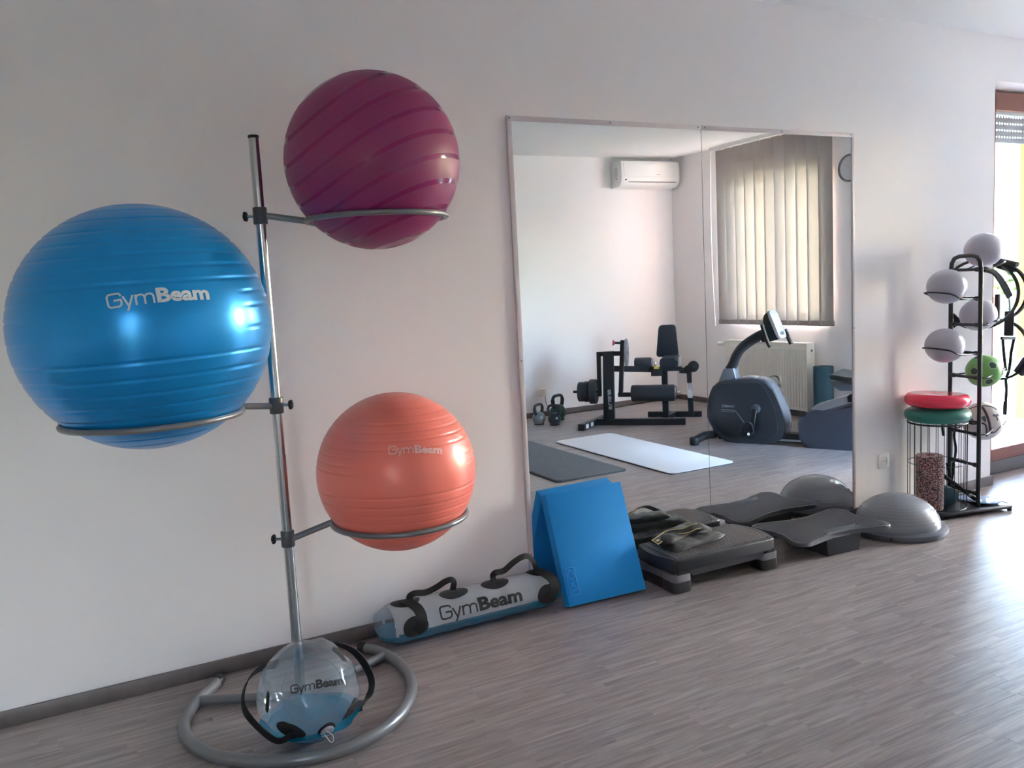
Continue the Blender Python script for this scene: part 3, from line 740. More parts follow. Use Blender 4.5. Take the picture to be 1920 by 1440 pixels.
# ------------------------------------------------------------------ long water bag by the wall
bx0, bx1, by, bz, ry_, rz_ = .918, 1.716, -.113, .080, .090, .079
t = thing('water_bag', 'long clear water bag with black handles lying against the wall', 'water bag', ((bx0+bx1)/2, by, 0))
def bagp(x, ph, lift=0.0, k=1.0):
    """point on the bag skin at x and angle ph (0 faces the room, 90 deg is the top)"""
    e = min((x-bx0), (bx1-x)); f = 1.0 if e > .075 else .62+.38*math.sin(max(e, 0)/.075*PI/2)
    f *= 1+.02*math.sin(x*61)*math.sin(2*ph)+.012*noise.noise(V((x*14, math.cos(ph)*2, math.sin(ph)*2)))
    n = V((0, -math.cos(ph), math.sin(ph))); p = V((x, by+n.y*(ry_*f*k+lift), bz+n.z*(rz_*f*k+lift)))
    p.z = max(p.z, .001+(.003 if k < 1 else 0)); return p
def bag_skin(k, zmax=None):
    bm = nb(); xs = [bx0+(bx1-bx0)*i/70 for i in range(71)]; rings = []
    if k < 1: xs = [(bx0+bx1)/2+(x-(bx0+bx1)/2)*.992 for x in xs]
    for x in xs:
        ring = []
        for j in range(36):
            p = bagp(x, 2*PI*j/36, 0, k)
            if zmax is not None: p.z = min(p.z, zmax+.0015*math.sin(x*30))
            ring.append(bm.verts.new(p))
        rings.append(ring)
    for A, B in zip(rings, rings[1:]):
        for j in range(36): bm.faces.new((A[j], A[(j+1) % 36], B[(j+1) % 36], B[j]))
    for R_, sg, xe in ((rings[0], -1, bx0), (rings[-1], 1, bx1)):
        inner = [bm.verts.new(v.co.lerp(V((v.co.x+sg*.006, by, min(bz, v.co.z if zmax else bz))), .55)) for v in R_]
        for j in range(36):
            bm.faces.new((R_[j], R_[(j+1) % 36], inner[(j+1) % 36], inner[j]))
        bm.faces.new(inner)
    return bm
sk = ob('clear_skin', bag_skin(1.0), M_FILM2, t); sk.data.materials.append(M_FILM)       # printed milky sleeve, clear vinyl low down and at the ends
for p_ in sk.data.polygons:
    c = p_.center+sk.location+t.location
    if c.z < .060 or c.x < bx0+.05 or c.x > bx1-.05: p_.material_index = 1
ob('water', bag_skin(.975, .054), M_WATER, t)
lw = logo_flat(); sc = .365/6.55
for v in lw.verts:
    u, w = v.co.x*sc, v.co.y*sc; v.co = bagp(1.328+u, math.radians(22)+w/.083, .0018)
ob('lettering', lw, M_BLKT, t, False)
def bag_patch(x, ph, a, b):
    bm = nb(); rows = [[bm.verts.new(bagp(x, ph, .004))]]
    for q in range(1, 5):
        s = q/4; rows.append([bm.verts.new(bagp(x+a*s*math.cos(2*PI*k/28), ph+b*s*math.sin(2*PI*k/28)/.085, .0018+.0022*(1-s*s))) for k in range(28)])
    for A, B in zip(rows, rows[1:]):
        for k in range(28):
            if len(A) == 1: bm.faces.new((A[0], B[k], B[(k+1) % 28]))
            else: bm.faces.new((A[k], B[k], B[(k+1) % 28], A[(k+1) % 28]))
    ob('handle_patch', bm, M_RUB, t)
d2 = math.radians
bag_patch(1.043, d2(2), .052, .045); bag_patch(1.633, d2(2), .052, .045)
bag_patch(1.035, d2(88), .060, .038); bag_patch(1.235, d2(76), .062, .034); bag_patch(1.420, d2(76), .062, .034); bag_patch(1.640, d2(88), .060, .038)
def bag_strap(path, w=.042):
    P = [bagp(x, d2(ph), l) for x, ph, l in path]; Q = ctr(P, n=6); bm = nb(); add_ribbon(bm, Q, [(p-V((p.x, by, bz))).normalized() for p in Q], w, .003); ob('strap', bm, M_WEB, t)
bag_strap([(1.030, 92, .005), (1.034, 78, .007), (1.050, 60, .010), (1.062, 40, .016), (1.066, 20, .014), (1.058, 2, .007), (1.040, -10, .005)])
bag_strap([(1.640, 92, .005), (1.632, 78, .007), (1.644, 60, .010), (1.658, 40, .016), (1.662, 20, .014), (1.650, 2, .007), (1.632, -10, .005)])
def bag_handle(pts):
    P = ctr(pts, n=7); bm = nb(); add_ribbon(bm, P, [V((0, -.75, .66))]*len(P), .024, .004); ob('carry_handle', bm, M_WEB, t)
yt = by-.012
bag_handle([(1.052, yt, .160), (1.052, yt, .178), (1.075, yt, .186), (1.12, yt, .180), (1.165, yt, .190), (1.205, yt, .206), (1.233, yt, .208), (1.242, yt, .194), (1.236, yt, .166)])
bag_handle([(1.420, yt, .164), (1.418, yt, .186), (1.432, yt, .196), (1.470, yt, .197), (1.515, yt, .222), (1.560, yt, .238), (1.590, yt, .232), (1.612, yt, .202), (1.622, yt, .164)])

# ------------------------------------------------------------------ blue foam pad leaning on the mirror
fb = [at_z(1068, 1137, .015), at_z(1212, 1106, .015)]; y_t = -.055
ftl, ftr = at_y(1027, 926, y_t), at_y(1168, 902, y_t)
fx = (ftr-ftl).normalized(); fx = (fb[1]-fb[0]).normalized()*.5+fx*.5; fx.z = 0; fx.normalize()
fu = ((ftl+ftr)/2-(fb[0]+fb[1])/2).normalized(); fu = (fu-fx*fu.dot(fx)).normalized(); fn = fx.cross(fu)
W_ = ((fb[1]-fb[0]).length+(ftr-ftl).length)/2; H_ = ((ftl+ftr)/2-(fb[0]+fb[1])/2).length
FM = frame_M((fb[0]+fb[1])/2, fx, fu, fn)                                # fn points to the room
pad = thing('foam_pad', 'thick blue foam balance pad leaning against the mirror between bag and step', 'foam pad', ((fb[0].x+fb[1].x)/2, -.2, 0))
bm = nb(); add_prism(bm, rrect(W_, H_, .004, 3, 0, H_/2), -.052, 0, FM, .003); ob('foam_block', bm, M_FOAM, pad)
M_FOAMD = mat('blue_foam_lit_emblem', (56, 168, 240), .7, bump=.1)  # lighter blue stands in for light catching the raised emblem
lx0, lx1, ly0, ly1 = -W_/2+.016, -W_/2+.058, .045, .158
bm = nb()
for a, b in (((lx0, ly0), (lx1, ly0)), ((lx1, ly0), (lx1, ly1)), ((lx1, ly1), (lx0, ly1)), ((lx0, ly1), (lx0, ly0))):
    add_bar(bm, FM @ V((a[0], a[1], .0006)), FM @ V((b[0], b[1], .0006)), .0035, .0065, fn, .001)
ob('logo_border', bm, M_FOAMD, pad)
bm = nb(); cxl = (lx0+lx1)/2
add_tube(bm, [FM @ V((cxl+.0135*math.cos(a), .128+.019*math.sin(a), .001)) for a in [2*PI*k/28 for k in range(28)]], .0030, 6, True)
add_bar(bm, FM @ V((cxl+.004, .126, .0006)), FM @ V((cxl+.004, .136, .0006)), .004, .0065, fn, .001)
for a, b in (((-.014, .100), (.014, .070)), ((-.014, .074), (.014, .104)), ((-.014, .066), (-.014, .050)), ((-.014, .054), (.014, .066)), ((.014, .066), (.014, .050))):
    add_bar(bm, FM @ V((cxl+a[0], a[1], .0006)), FM @ V((cxl+b[0], b[1], .0006)), .0042, .0065, fn, .001)
ob('embossed_logo', bm, M_FOAMD, pad)

# ------------------------------------------------------------------ aerobic step
sx0, sx1, sy0, sy1, sz = 2.188, 2.787, -.342, -.040, .150
M_STEP = mat('charcoal_step_plastic', (58, 58, 64), .36, bump=.05, bscale=300)
M_RIS = mat('grey_riser_plastic', (134, 132, 138), .42)
M_TREAD = mat('tread_rib', (158, 155, 154), .3)
t = thing('aerobic_step', 'low charcoal aerobic step with ribbed top in front of the mirror', 'step', ((sx0+sx1)/2, (sy0+sy1)/2, 0))
def step_outline(inset=0.0, bulge=.026):
    pts = []; r = .028; n = 10
    for k in range(n+1):
        f = k/n; y = sy0+r+(sy1-sy0-2*r)*f; pts.append((sx1-.012+bulge*math.sin(PI*f)-inset, y if 0 < k < n else y))
    pts += [(sx1-.018-inset*.6, sy1-.008-inset*.4), (sx1-.040-inset, sy1-inset)]
    pts += [(sx0+.040+inset, sy1-inset), (sx0+.018+inset*.6, sy1-.008-inset*.4)]
    for k in range(n+1):
        f = k/n; y = sy1-r-(sy1-sy0-2*r)*f; pts.append((sx0+.012-bulge*math.sin(PI*f)+inset, y))
    pts += [(sx0+.018+inset*.6, sy0+.008+inset*.4), (sx0+.040+inset, sy0+inset), (sx1-.040-inset, sy0+inset), (sx1-.018-inset*.6, sy0+.008+inset*.4)]
    return pts
bm = nb(); add_prism(bm, step_outline(), .092, sz-.002, None, .007, 3); ob('platform', bm, M_STEP, t)
bm = nb()
for k in range(36):                                                 # anti-slip ribs run front to back
    x = sx0+.035+(sx1-sx0-.07)*k/35
    for q in range(13):
        y = sy0+.022+(sy1-sy0-.044)*q/13; add_box(bm, (x-.0022, y+.001, sz-.003), (x+.0022, y+.019, sz+.0016))
o = ob('tread_ribs', bm, M_TREAD, t, False); o['kind'] = 'stuff'
for xa, xb, sg in ((sx0-.004, sx0+.095, -1), (sx1-.095, sx1+.004, 1)):
    for ya, yb in ((sy0, sy0+.10), (sy1-.10, sy1)):
        bm = nb(); add_prism(bm, rrect(xb-xa, yb-ya, .022, 4, (xa+xb)/2, (ya+yb)/2), 0, .048, None, .003); r_ = ob('riser_foot', bm, mat('riser_black', (40, 40, 45), .42), t)
        bm = nb(); add_prism(bm, rrect(xb-xa-.002, yb-ya-.002, .022, 4, (xa+xb)/2, (ya+yb)/2), .048, .082, None, .002); ob('riser_band', bm, M_RIS, t)
        x_in = xb-.018 if sg < 0 else xa+.018
        bm = nb(); add_prism(bm, rrect(.034, yb-ya-.004, .006, 3, x_in, (ya+yb)/2), .082, .105, None, .002); ob('riser_tab', bm, M_RIS, t)
    bm = nb(); add_box(bm, (xa+.006, sy0+.09, .048), (xa+.03 if sg < 0 else xb-.006, sy1-.09, .080), bev=.003) if sg < 0 else add_box(bm, (xb-.03, sy0+.09, .048), (xb-.006, sy1-.09, .080), bev=.003)
    ob('riser_band', bm, M_RIS, t)
    bm = nb(); add_box(bm, (xa+.006 if sg < 0 else xb-.03, sy0+.09, 0), (xa+.03 if sg < 0 else xb-.006, sy1-.09, .048), bev=.003); ob('riser_foot', bm, MATS['riser_black'], t)
    bm = nb(); add_box(bm, (xa+.012 if sg < 0 else xb-.03, sy0+.03, .080), (xa+.03 if sg < 0 else xb-.012, sy1-.03, .096), bev=.002); ob('side_apron', bm, M_STEP, t)
prof = [(sx0+.02, .10), (sx0+.02, .083), (sx0+.085, .083), (sx0+.10, .066), (sx1-.10, .066), (sx1-.085, .083), (sx1-.02, .083), (sx1-.02, .10)]
for yy in (sy0+.002, sy1-.012):
    bm = nb(); add_prism(bm, [(x, z) for x, z in prof], 0, .010, frame_M((0, yy+.010, 0), (1, 0, 0), (0, 0, 1), (0, -1, 0)), .001, 1); ob('apron', bm, M_STEP, t)

# ankle weights: a folded pair of puffed sleeves with a strap, lying on the step
M_NEO = mat('black_neoprene', (19, 20, 25), .7, bump=.3, bscale=200, sheen=.2)
M_YTRIM = mat('yellow_trim', (206, 186, 120), .6)
t = thing('ankle_weight', 'folded black ankle weight with yellow-edged strap lying on the aerobic step', 'ankle weight', (2.40, -.15, sz))
def pillow(name, a, b, w, h, z):
    """puffed sleeve from a to b with sewn cross seams"""
    a, b = V(a), V(b); M, L = bar_M(a, b); bm = nb(); rings = []
    for i in range(29):
        s = i/28; e = min(s, 1-s); f = min(1, (e/.10))**.5 if e < .10 else 1.0; f = max(f, .12); f *= 1-.10*max(0, math.cos(s*PI*2*2.0))**8
        ring = []
        for k in range(18):
            an = 2*PI*k/18; cx, cz = math.cos(an), math.sin(an); sgn = lambda q: math.copysign(abs(q)**.75, q)
            p = V((s*L, sgn(cx)*w/2*(.82+.18*f), h/2+sgn(cz)*h/2*f)); p += V((0, .004*noise.noise(V((s*6, an, z*20))), .006*noise.noise(V((s*9+3, an*1.3, z*31)))*f)); p.z = max(p.z, 0)
            ring.append(bm.verts.new(M @ p))
        rings.append(ring)
    for A, B in zip(rings, rings[1:]):
        for k in range(18): bm.faces.new((A[k], A[(k+1) % 18], B[(k+1) % 18], B[k]))
    bm.faces.new(rings[0][::-1]); bm.faces.new(rings[-1]); return ob(name, bm, M_NEO, t, True, 60)
z0 = sz+.0008
pillow('weight_sleeve', (2.225, -.235, z0), (2.560, -.185, z0), .085, .040, 1); pillow('weight_sleeve', (2.235, -.140, z0), (2.585, -.085, z0), .085, .042, 2)
pillow('weight_sleeve', (2.215, -.200, z0+.034), (2.500, -.120, z0+.038), .110, .034, 3)
S_ = [at_z(1228, 1018, sz+.052), at_z(1238, 1011, sz+.058), at_z(1256, 1000, sz+.066), at_z(1285, 996, sz+.074), at_z(1301, 989, sz+.084), at_z(1318, 987, sz+.080), at_z(1332, 993, sz+.050)]
P = ctr(S_, n=7); bm = nb(); add_ribbon(bm, P, [V((0, -.45, .9))]*len(P), .040, .003); sp_ = ob('strap', bm, M_NEO, t)
for s in (-1, 1):
    bm = nb(); Q = []
    for i, p in enumerate(P[:-10]):
        T_ = (P[i+1]-P[max(i-1, 0)]).normalized(); N = V((0, -.45, .9)); N = (N-T_*N.dot(T_)).normalized(); B = T_.cross(N); Q.append(p+B*s*.016+N*.0032)
    add_ribbon(bm, Q, [V((0, -.45, .9))]*len(Q), .0035, .0012); ob('edge_trim', bm, M_YTRIM, sp_)
bm = nb(); T_ = (P[1]-P[0]).normalized(); N = V((0, -.45, .9)); N = (N-T_*N.dot(T_)).normalized(); B = T_.cross(N)
add_bar(bm, P[0]+B*-.0178+N*.0035, P[0]+B*.0178+N*.0035, .004, .0016, N, .0004); ob('edge_trim', bm, M_YTRIM, sp_)
bm = nb(); M3 = frame_M(P[4]+N*.0036, T_, B, N); add_prism(bm, rrect(.022, .012, .002, 2), 0, .0012, M3); ob('label_tab', bm, mat('olive_label', (150, 144, 96), .6), sp_)
bm = nb(); add_prism(bm, [(x, y) for x, y in smooth2([(0, -.014), (.05, -.010), (.075, 0), (.05, .012), (0, .014)], 3)], 0, .002, frame_M((2.545, -.195, sz+.0012), (.96, .28, 0), (-.28, .96, 0), (0, 0, 1))); ob('strap_tongue', bm, mat('pale_grey_tongue', (190, 188, 188), .6), t)

# ------------------------------------------------------------------ balance board
M_BRD = mat('slate_board_plastic', (80, 82, 90), .42); M_RIB = mat('slate_board_rib', (104, 106, 114), .42)
Z = .112
c_fl, c_bl, c_fr, c_br = V((2.872, -.408, Z)), V((2.955, -.020, Z)), V((3.425, -.436, Z)), V((3.478, -.055, Z))
bc = (c_fl+c_bl+c_fr+c_br)/4; bxd = ((c_fr+c_br)-(c_fl+c_bl)).normalized(); byd = V((-bxd.y, bxd.x, 0)); BM = frame_M((bc.x, bc.y, 0), bxd, byd, (0, 0, 1))
out2 = smooth2([(-.300, .150), (-.262, .188), (-.20, .178), (0, .138), (.20, .178), (.262, .188), (.300, .150), (.285, .09), (.262, 0), (.285, -.09), (.300, -.150), (.262, -.188), (.20, -.178), (0, -.138), (-.20, -.178), (-.262, -.188), (-.300, -.150), (-.285, -.09), (-.262, 0), (-.285, .09)], 4)
t = thing('balance_board', 'slate grey balance board with ribbed wavy top between step and dome', 'balance board', (bc.x, bc.y, 0))
bm = nb(); add_prism(bm, out2, .088, Z-.002, BM, .008, 3); ob('deck', bm, M_BRD, t)
def inside(x, y, poly):
    c = False; j = len(poly)-1
    for i in range(len(poly)):
        (a, b), (d, e) = poly[i], poly[j]
        if (b > y) != (e > y) and x < (d-a)*(y-b)/(e-b)+a: c = not c
        j = i
    return c
bm = nb(); small = [(x*.95, y*.93) for x, y in out2]
for k in range(48):
    x = -.27+.54*k/47; ys = [y for y in [-.185+.37*q/60 for q in range(61)] if inside(x, y, small) and not (abs(x-.03) < .115 and -.125 < y < -.085)]
    run = []
    for y in ys+[9]:
        if run and y-run[-1] > .008:
            if run[-1]-run[0] > .012: add_bar(bm, BM @ V((x, run[0], Z-.0015)), BM @ V((x, run[-1], Z-.0015)), .0058, .0048, (0, 0, 1), .001)
            run = []
        run.append(y)
o = ob('grip_ribs', bm, M_RIB, t, False); o['kind'] = 'stuff'
bm = nb()
for (a, b) in (((-.078, -.120), (.140, -.120)), ((.140, -.120), (.140, -.090)), ((.140, -.090), (-.078, -.090)), ((-.078, -.090), (-.078, -.120)), ((-.055, -.110), (.10, -.110)), ((-.03, -.100), (.118, -.100))):
    add_bar(bm, BM @ V((a[0], a[1], Z-.0012)), BM @ V((b[0], b[1], Z-.0012)), .003, .005, (0, 0, 1), .0004)
ob('raised_emblem', bm, M_RIB, t)
bm = nb(); add_prism(bm, [(-.10, 0), (.10, 0), (.112, .088), (-.112, .088)], -.20, .20, BM @ frame_M((.01, 0, 0), (1, 0, 0), (0, 0, 1), (0, -1, 0)) @ Matrix.Diagonal((1, 1, .72, 1)), .004); ob('rocker_block', bm, mat('dark_rocker', (52, 54, 62), .5), t)

# ------------------------------------------------------------------ half ball trainer
dc = V((3.690, -.275, 0))
t = thing('balance_dome', 'grey half-ball balance trainer on a round base by the ball rack', 'balance trainer', dc)
M_DOME = mat('grey_dome_vinyl', (136, 138, 146), .24, coat=.3)
prof = [(.225, 0), (.236, .004), (.242, .016), (.240, .030), (.228, .038), (.205, .040)]
bm = nb(); add_lathe(bm, prof, 64, Matrix.Translation(dc)); ob('base_disc', bm, mat('dome_base_plastic', (92, 96, 108), .36), t)
prof = []
for i in range(46):
    a = PI/2*i/45; r, z = .208*math.cos(a), .158*math.sin(a); g = .0011 if i % 3 == 1 and i > 6 else 0
    prof.append((max(r-g*math.cos(a), 0), .036+z-g))
bm = nb(); add_lathe(bm, prof, 72, Matrix.Translation(dc)); ob('dome', bm, M_DOME, t)
bm = nb(); pd = at_z(1676, 1000, .022); dd = (V((pd.x, pd.y, 0))-dc).normalized(); add_cyl(bm, dc+dd*.238+V((0, 0, .02)), dc+dd*.244+V((0, 0, .02)), .008, 12); ob('plug', bm, M_BLACK, t)

# ------------------------------------------------------------------ black ball rack by the door
rA, rB = V((4.29, -.32, 0)), V((4.337, -.115, 0)); rv = (rB-rA).normalized(); ru = V((rv.y, -rv.x, 0)); rC = (rA+rB)/2
t = thing('ball_rack', 'black steel ball rack with wire basket standing beside the balcony door', 'rack', (rC.x, rC.y, 0))
RACK = t
bm = nb(); zt = 1.402
add_tube(bm, [rA+V((0, 0, .03)), rA+V((0, 0, .7)), rA+V((0, 0, zt-.07)), rA+rv*.006+V((0, 0, zt-.035)), rA+rv*.025+V((0, 0, zt-.010)), rA+rv*.06+V((0, 0, zt)), rB-rv*.06+V((0, 0, zt)), rB-rv*.025+V((0, 0, zt-.010)), rB-rv*.006+V((0, 0, zt-.035)), rB+V((0, 0, zt-.07)), rB+V((0, 0, .7)), rB+V((0, 0, .03))], .0115, 12)
ob('upright_frame', bm, M_BFRAME, t)
bl, fl, fr, brr = V((4.055, -.035, .026)), V((4.0, -.305, .026)), V((4.46, -.408, .026)), V((4.515, -.135, .026))
def rounded(P, r=.03):
    out = []
    for i in range(len(P)):
        a, b, c = P[i-1], P[i], P[(i+1) % len(P)]; d1 = (a-b).normalized(); d2_ = (c-b).normalized()
        out += [b+d1*r, b+d1*r*.3+d2_*.3*r, b+d2_*r]
    return out
bm = nb(); add_tube(bm, rounded([bl, fl, fr, brr]), .0115, 12, True); ob('base_frame', bm, M_BFRAME, t)
for k in range(2):
    bm = nb(); f = (.42, .70)[k]; add_tube(bm, [fl.lerp(fr, f), bl.lerp(brr, f)], .009, 10); ob('base_bar', bm, M_BFRAME, t)
for p in (bl, fl, fr, brr):
    bm = nb(); c = p.lerp((bl+fr)/2, .06); add_cyl(bm, V((c.x, c.y, 0)), V((c.x, c.y, .018)), .012, 14, bev=.002); ob('foot', bm, M_BLACK, t)
bm = nb(); q = [bl.lerp((bl+fr)/2, .05), fl.lerp((bl+fr)/2, .05), fr.lerp((bl+fr)/2, .05), brr.lerp((bl+fr)/2, .05)]
add_prism(bm, [(p.x, p.y) for p in q], .030, .0345, None, .001, 1); ob('base_tray', bm, mat('black_tray', (34, 38, 44), .3), t)
zA = lambda y: at_y(1836, y, -.32).z
def rung(z, nm='rung', r=.0085):
    bm = nb(); add_tube(bm, [rA+V((0, 0, z)), rB+V((0, 0, z))], r, 10); g = ob(nm, bm, M_BFRAME, t)
    for p, s in ((rA, 1), (rB, -1)): bm = nb(); add_cyl(bm, p+rv*s*.008+V((0, 0, z)), p+rv*s*.032+V((0, 0, z)), .0125, 12); ob('sleeve', bm, M_BFRAME, g)
    return g
def loop(c, r, sg, z, rise):
    out = ru*sg; p = [rA+V((0, 0, z)), rA+out*.05-rv*.004+V((0, 0, z)), V((c.x, c.y, 0))-rv*r*.93-out*.02+V((0, 0, z+rise*.15)), V((c.x, c.y, 0))-rv*r*.90+out*r*.5+V((0, 0, z+rise*.75)), V((c.x, c.y, 0))-rv*r*.45+out*r*1.04+V((0, 0, z+rise)),
         V((c.x, c.y, 0))+rv*r*.45+out*r*1.04+V((0, 0, z+rise)), V((c.x, c.y, 0))+rv*r*.90+out*r*.5+V((0, 0, z+rise*.75)), V((c.x, c.y, 0))+rv*r*.93-out*.02+V((0, 0, z+rise*.15)), rB+out*.05+V((0, 0, z)), rB+V((0, 0, z))]
    bm = nb(); add_tube(bm, ctr(p, n=6), .0042, 8); return ob('ball_hook', bm, M_BFRAME, t)
zl = {k: zA(y) for k, y in (('top', 505), ('l2', 560), ('r3', 610), ('l4', 663), ('g', 709), ('f', 815), ('e', 873), ('d', 926))}
for k in zl: rung(zl[k])
M_PEARL = mat('pearl_grey_vinyl', (186, 182, 194), .34, .1, coat=.2)
cT, c2, c3, c4 = V((4.470, -.215, 1.430)), V((4.133, -.233, 1.245)), V((4.475, -.185, 1.072)), V((4.121, -.233, .930))
cG, cF = V((4.455, -.235, .762)), V((4.520, -.190, .466))
loop(cT, .095, 1, zl['top'], .035); loop(c2, .095, -1, zl['l2'], .045); loop(c3, .093, 1, zl['r3'], .015); loop(c4, .095, -1, zl['l4'], .045); loop(cG, .088, 1, zl['g'], .03); loop(cF, .103, 1, zl['f'], .03)
def pball(c, r, label, m=M_PEARL, name='pilates_ball'):
    bm = nb(); add_sphere(bm, c, r, (1, 1, .93), 40, 24); o = ob(name, bm, m); tag(o, label, 'ball', 'pearl grey balls on the rack'); return o
for c, r, lab in ((cT, .099, 'pearl grey soft ball on top of the rack, above the other three'), (c2, .099, 'pearl grey soft ball in the upper hook on the wall side of the rack'),
                  (c3, .096, 'pearl grey soft ball on the door side of the rack above the green ball'), (c4, .099, 'pearl grey soft ball in the hook right above the red cushion')):
    o = pball(c, r, lab); bm = nb(); n = V((.3, -.8, -.5)).normalized(); add_cyl(bm, c+V((n.x*r, n.y*r, n.z*r*.93))*.985, c+V((n.x*r, n.y*r, n.z*r*.93))*1.0+n*.001, .006, 10); ob('valve_plug', bm, M_WHITE, o)
# green toy football with pentagon print
M_GRN = mat('green_football_vinyl', (120, 178, 98), .42)
bm = nb(); add_sphere(bm, cG, .0925, (1, 1, .96), 40, 24); o = ob('toy_football', bm, M_GRN); tag(o, 'small green toy football with dark pentagons on the rack', 'ball')
ph = (1+5**.5)/2
ico = [V(p).normalized() for a in (1, -1) for b in (ph, -ph) for p in ((0, a, b), (a, b, 0), (b, 0, a))]
nf = facing(cG, .0925, 1826, 696); ref = ico[0]; Rq = ref.rotation_difference(nf).to_matrix()
def penta(c, R, n, r, sq, nm, m, par, rot=0.0, k5=5, eps=.0008):
    x = n.orthogonal().normalized(); y = n.cross(x); bm = nb(); rim = []
    for i in range(k5):
        a = 2*PI*i/k5+rot; b = 2*PI*(i+1)/k5+rot
        for s in (0, .25, .5, .75):
            d = (x*math.cos(a)+y*math.sin(a)).lerp(x*math.cos(b)+y*math.sin(b), s)*r; rim.append((n+d).normalized())
    rows = [[bm.verts.new(c+V((n.x, n.y, n.z*sq))*(R+eps))], [], []]
    for f in (.5, 1): rows[1 if f == .5 else 2].extend(bm.verts.new(c+V((v_.x, v_.y, v_.z*sq))*(R+eps)) for v_ in [n.lerp(d, f).normalized() for d in rim])
    m_ = len(rim)
    for i in range(m_): bm.faces.new((rows[0][0], rows[1][i], rows[1][(i+1) % m_])); bm.faces.new((rows[1][i], rows[2][i], rows[2][(i+1) % m_], rows[1][(i+1) % m_]))
    return ob(nm, bm, m, par)
M_DGRN = mat('dark_green_print', (52, 84, 66), .45); M_LGRN = mat('pale_green_outline', (176, 208, 160), .45)
for v_ in ico:
    n = (Rq @ v_).normalized(); penta(cG, .0925, n, .31, .96, 'pentagon_outline', M_LGRN, o, 0, 5, .0005); penta(cG, .0925, n, .25, .96, 'pentagon', M_DGRN, o, 0, 5, .0010)
# white football with curved dark bands
M_FB = mat('white_football_leather', (214, 208, 208), .38); M_FN = mat('navy_print', (62, 66, 84), .4); M_FR = mat('maroon_print', (128, 74, 84), .4)
bm = nb(); add_sphere(bm, cF, .108, (1, 1, 1), 44, 28); o = ob('football', bm, M_FB); tag(o, 'white football with dark curved bands low on the rack', 'ball')
vF = (CAM-cF).normalized(); xF = RT-vF*RT.dot(vF); xF.normalize(); yF = vF.cross(xF)
def on_ball(c, R, pts, w, m, nm, par, eps=.001):
    def dd(a, b): 
        s = math.hypot(a, b); s = min(s, .999); return xF*a+yF*b+vF*math.sqrt(max(1-s*s, 0))
    P = ctr([c+dd(a, b)*(R+eps) for a, b in pts], n=6); bm = nb(); P = [c+(p-c).normalized()*(R+eps) for p in P]; add_ribbon(bm, P, [(p-c).normalized() for p in P], w, .0008); ob(nm, bm, m, par)
on_ball(cF, .108, [(-.25, .88), (.02, .62), (.16, .30), (.27, -.10), (.30, -.40), (.34, -.60)], .009, M_FN, 'curved_band', o); on_ball(cF, .108, [(-.18, .90), (.07, .64), (.21, .32), (.32, -.10), (.35, -.40), (.40, -.58)], .006, M_FR, 'curved_band', o)
on_ball(cF, .108, [(.34, -.62), (.52, -.58), (.68, -.42), (.80, -.25)], .007, M_FN, 'curved_band', o)
on_ball(cF, .108, [(-.62, .60), (-.30, .74), (.10, .78), (.48, .70), (.66, .56)], .007, M_FN, 'curved_band', o)
on_ball(cF, .108, [(-.72, -.05), (-.45, -.16), (-.10, -.10), (.12, -.22), (.16, -.55), (.16, -.8)], .009, M_FN, 'curved_band', o)
on_ball(cF, .108, [(.46, .30), (.58, .27), (.68, .32), (.80, .36)], .012, M_FN, 'mark', o); on_ball(cF, .108, [(.60, .27), (.64, .14), (.66, .02)], .008, M_FN, 'mark', o)
pts3 = [(-.05, .20), (.12, -.05), (-.08, -.04)]
on_ball(cF, .108, [(-.02, .22), (.04, .06), (.02, .02)], .026, mat('teal_print', (78, 104, 112), .4), 'mark', o)
on_ball(cF, .108, [(-.62, .10), (-.5, .02), (-.42, .06)], .03, MATS['teal_print'], 'mark', o)

# basket of thin wires, its rim carrying the two cushions
kc = V((4.140, -.178, 0)); kr = .148
def hoop(z, r, nm): bm = nb(); add_tube(bm, [kc+V((kr*math.cos(a), kr*math.sin(a), z)) for a in [2*PI*i/40 for i in range(40)]], r, 8, True); return ob(nm, bm, M_BFRAME, t)
hoop(.507, .0055, 'basket_rim'); hoop(.282, .002, 'basket_hoop'); hoop(.040, .003, 'basket_hoop')
for i in range(22):
    a = 2*PI*(i+.3)/22; p = kc+V((kr*math.cos(a), kr*math.sin(a), 0)); bm = nb(); add_tube(bm, [p+V((0, 0, .038)), p+V((0, 0, .505))], .0018, 6); ob('basket_wire', bm, M_BFRAME, t)
for p in (rA, rB):
    bm = nb(); d = (kc-p); d.z = 0; add_tube(bm, [p+V((0, 0, .505)), kc-d.normalized()*kr+V((0, 0, .507))], .006, 8); ob('basket_bracket', bm, M_BFRAME, t)
def cushion(c, r, h, m, label, tilt):
    prof = []
    for i in range(25):
        a = -PI/2+PI*i/24; prof.append((r-h*.5+h*.5*math.cos(a) if abs(a) < PI/2-1e-6 else r-h*.5, h/2*math.sin(a)))
    prof = [(0, -h/2*.86), (.05, -h/2*.90)]+prof+[(.05, h/2*.90), (0, h/2*.86)]
    bm = nb(); add_lathe(bm, prof, 56, Matrix.Translation(c) @ tilt); o = ob('balance_cushion', bm, m); tag(o, label, 'balance cushion'); 
    bm = nb(); e = tilt @ V((.35, -.93, 0)); add_cyl(bm, c+e*(r-.002), c+e*(r+.003), .006, 12); ob('valve', bm, m, o); return o
cush = V((4.138, -.180, 0))
cushion(cush+V((0, 0, .549)), .167, .070, mat('green_cushion_vinyl', (46, 124, 112), .4, coat=.1), 'dark green air cushion lying on the basket rim under the red cushion', Matrix.Rotation(.0, 4, 'Y'))
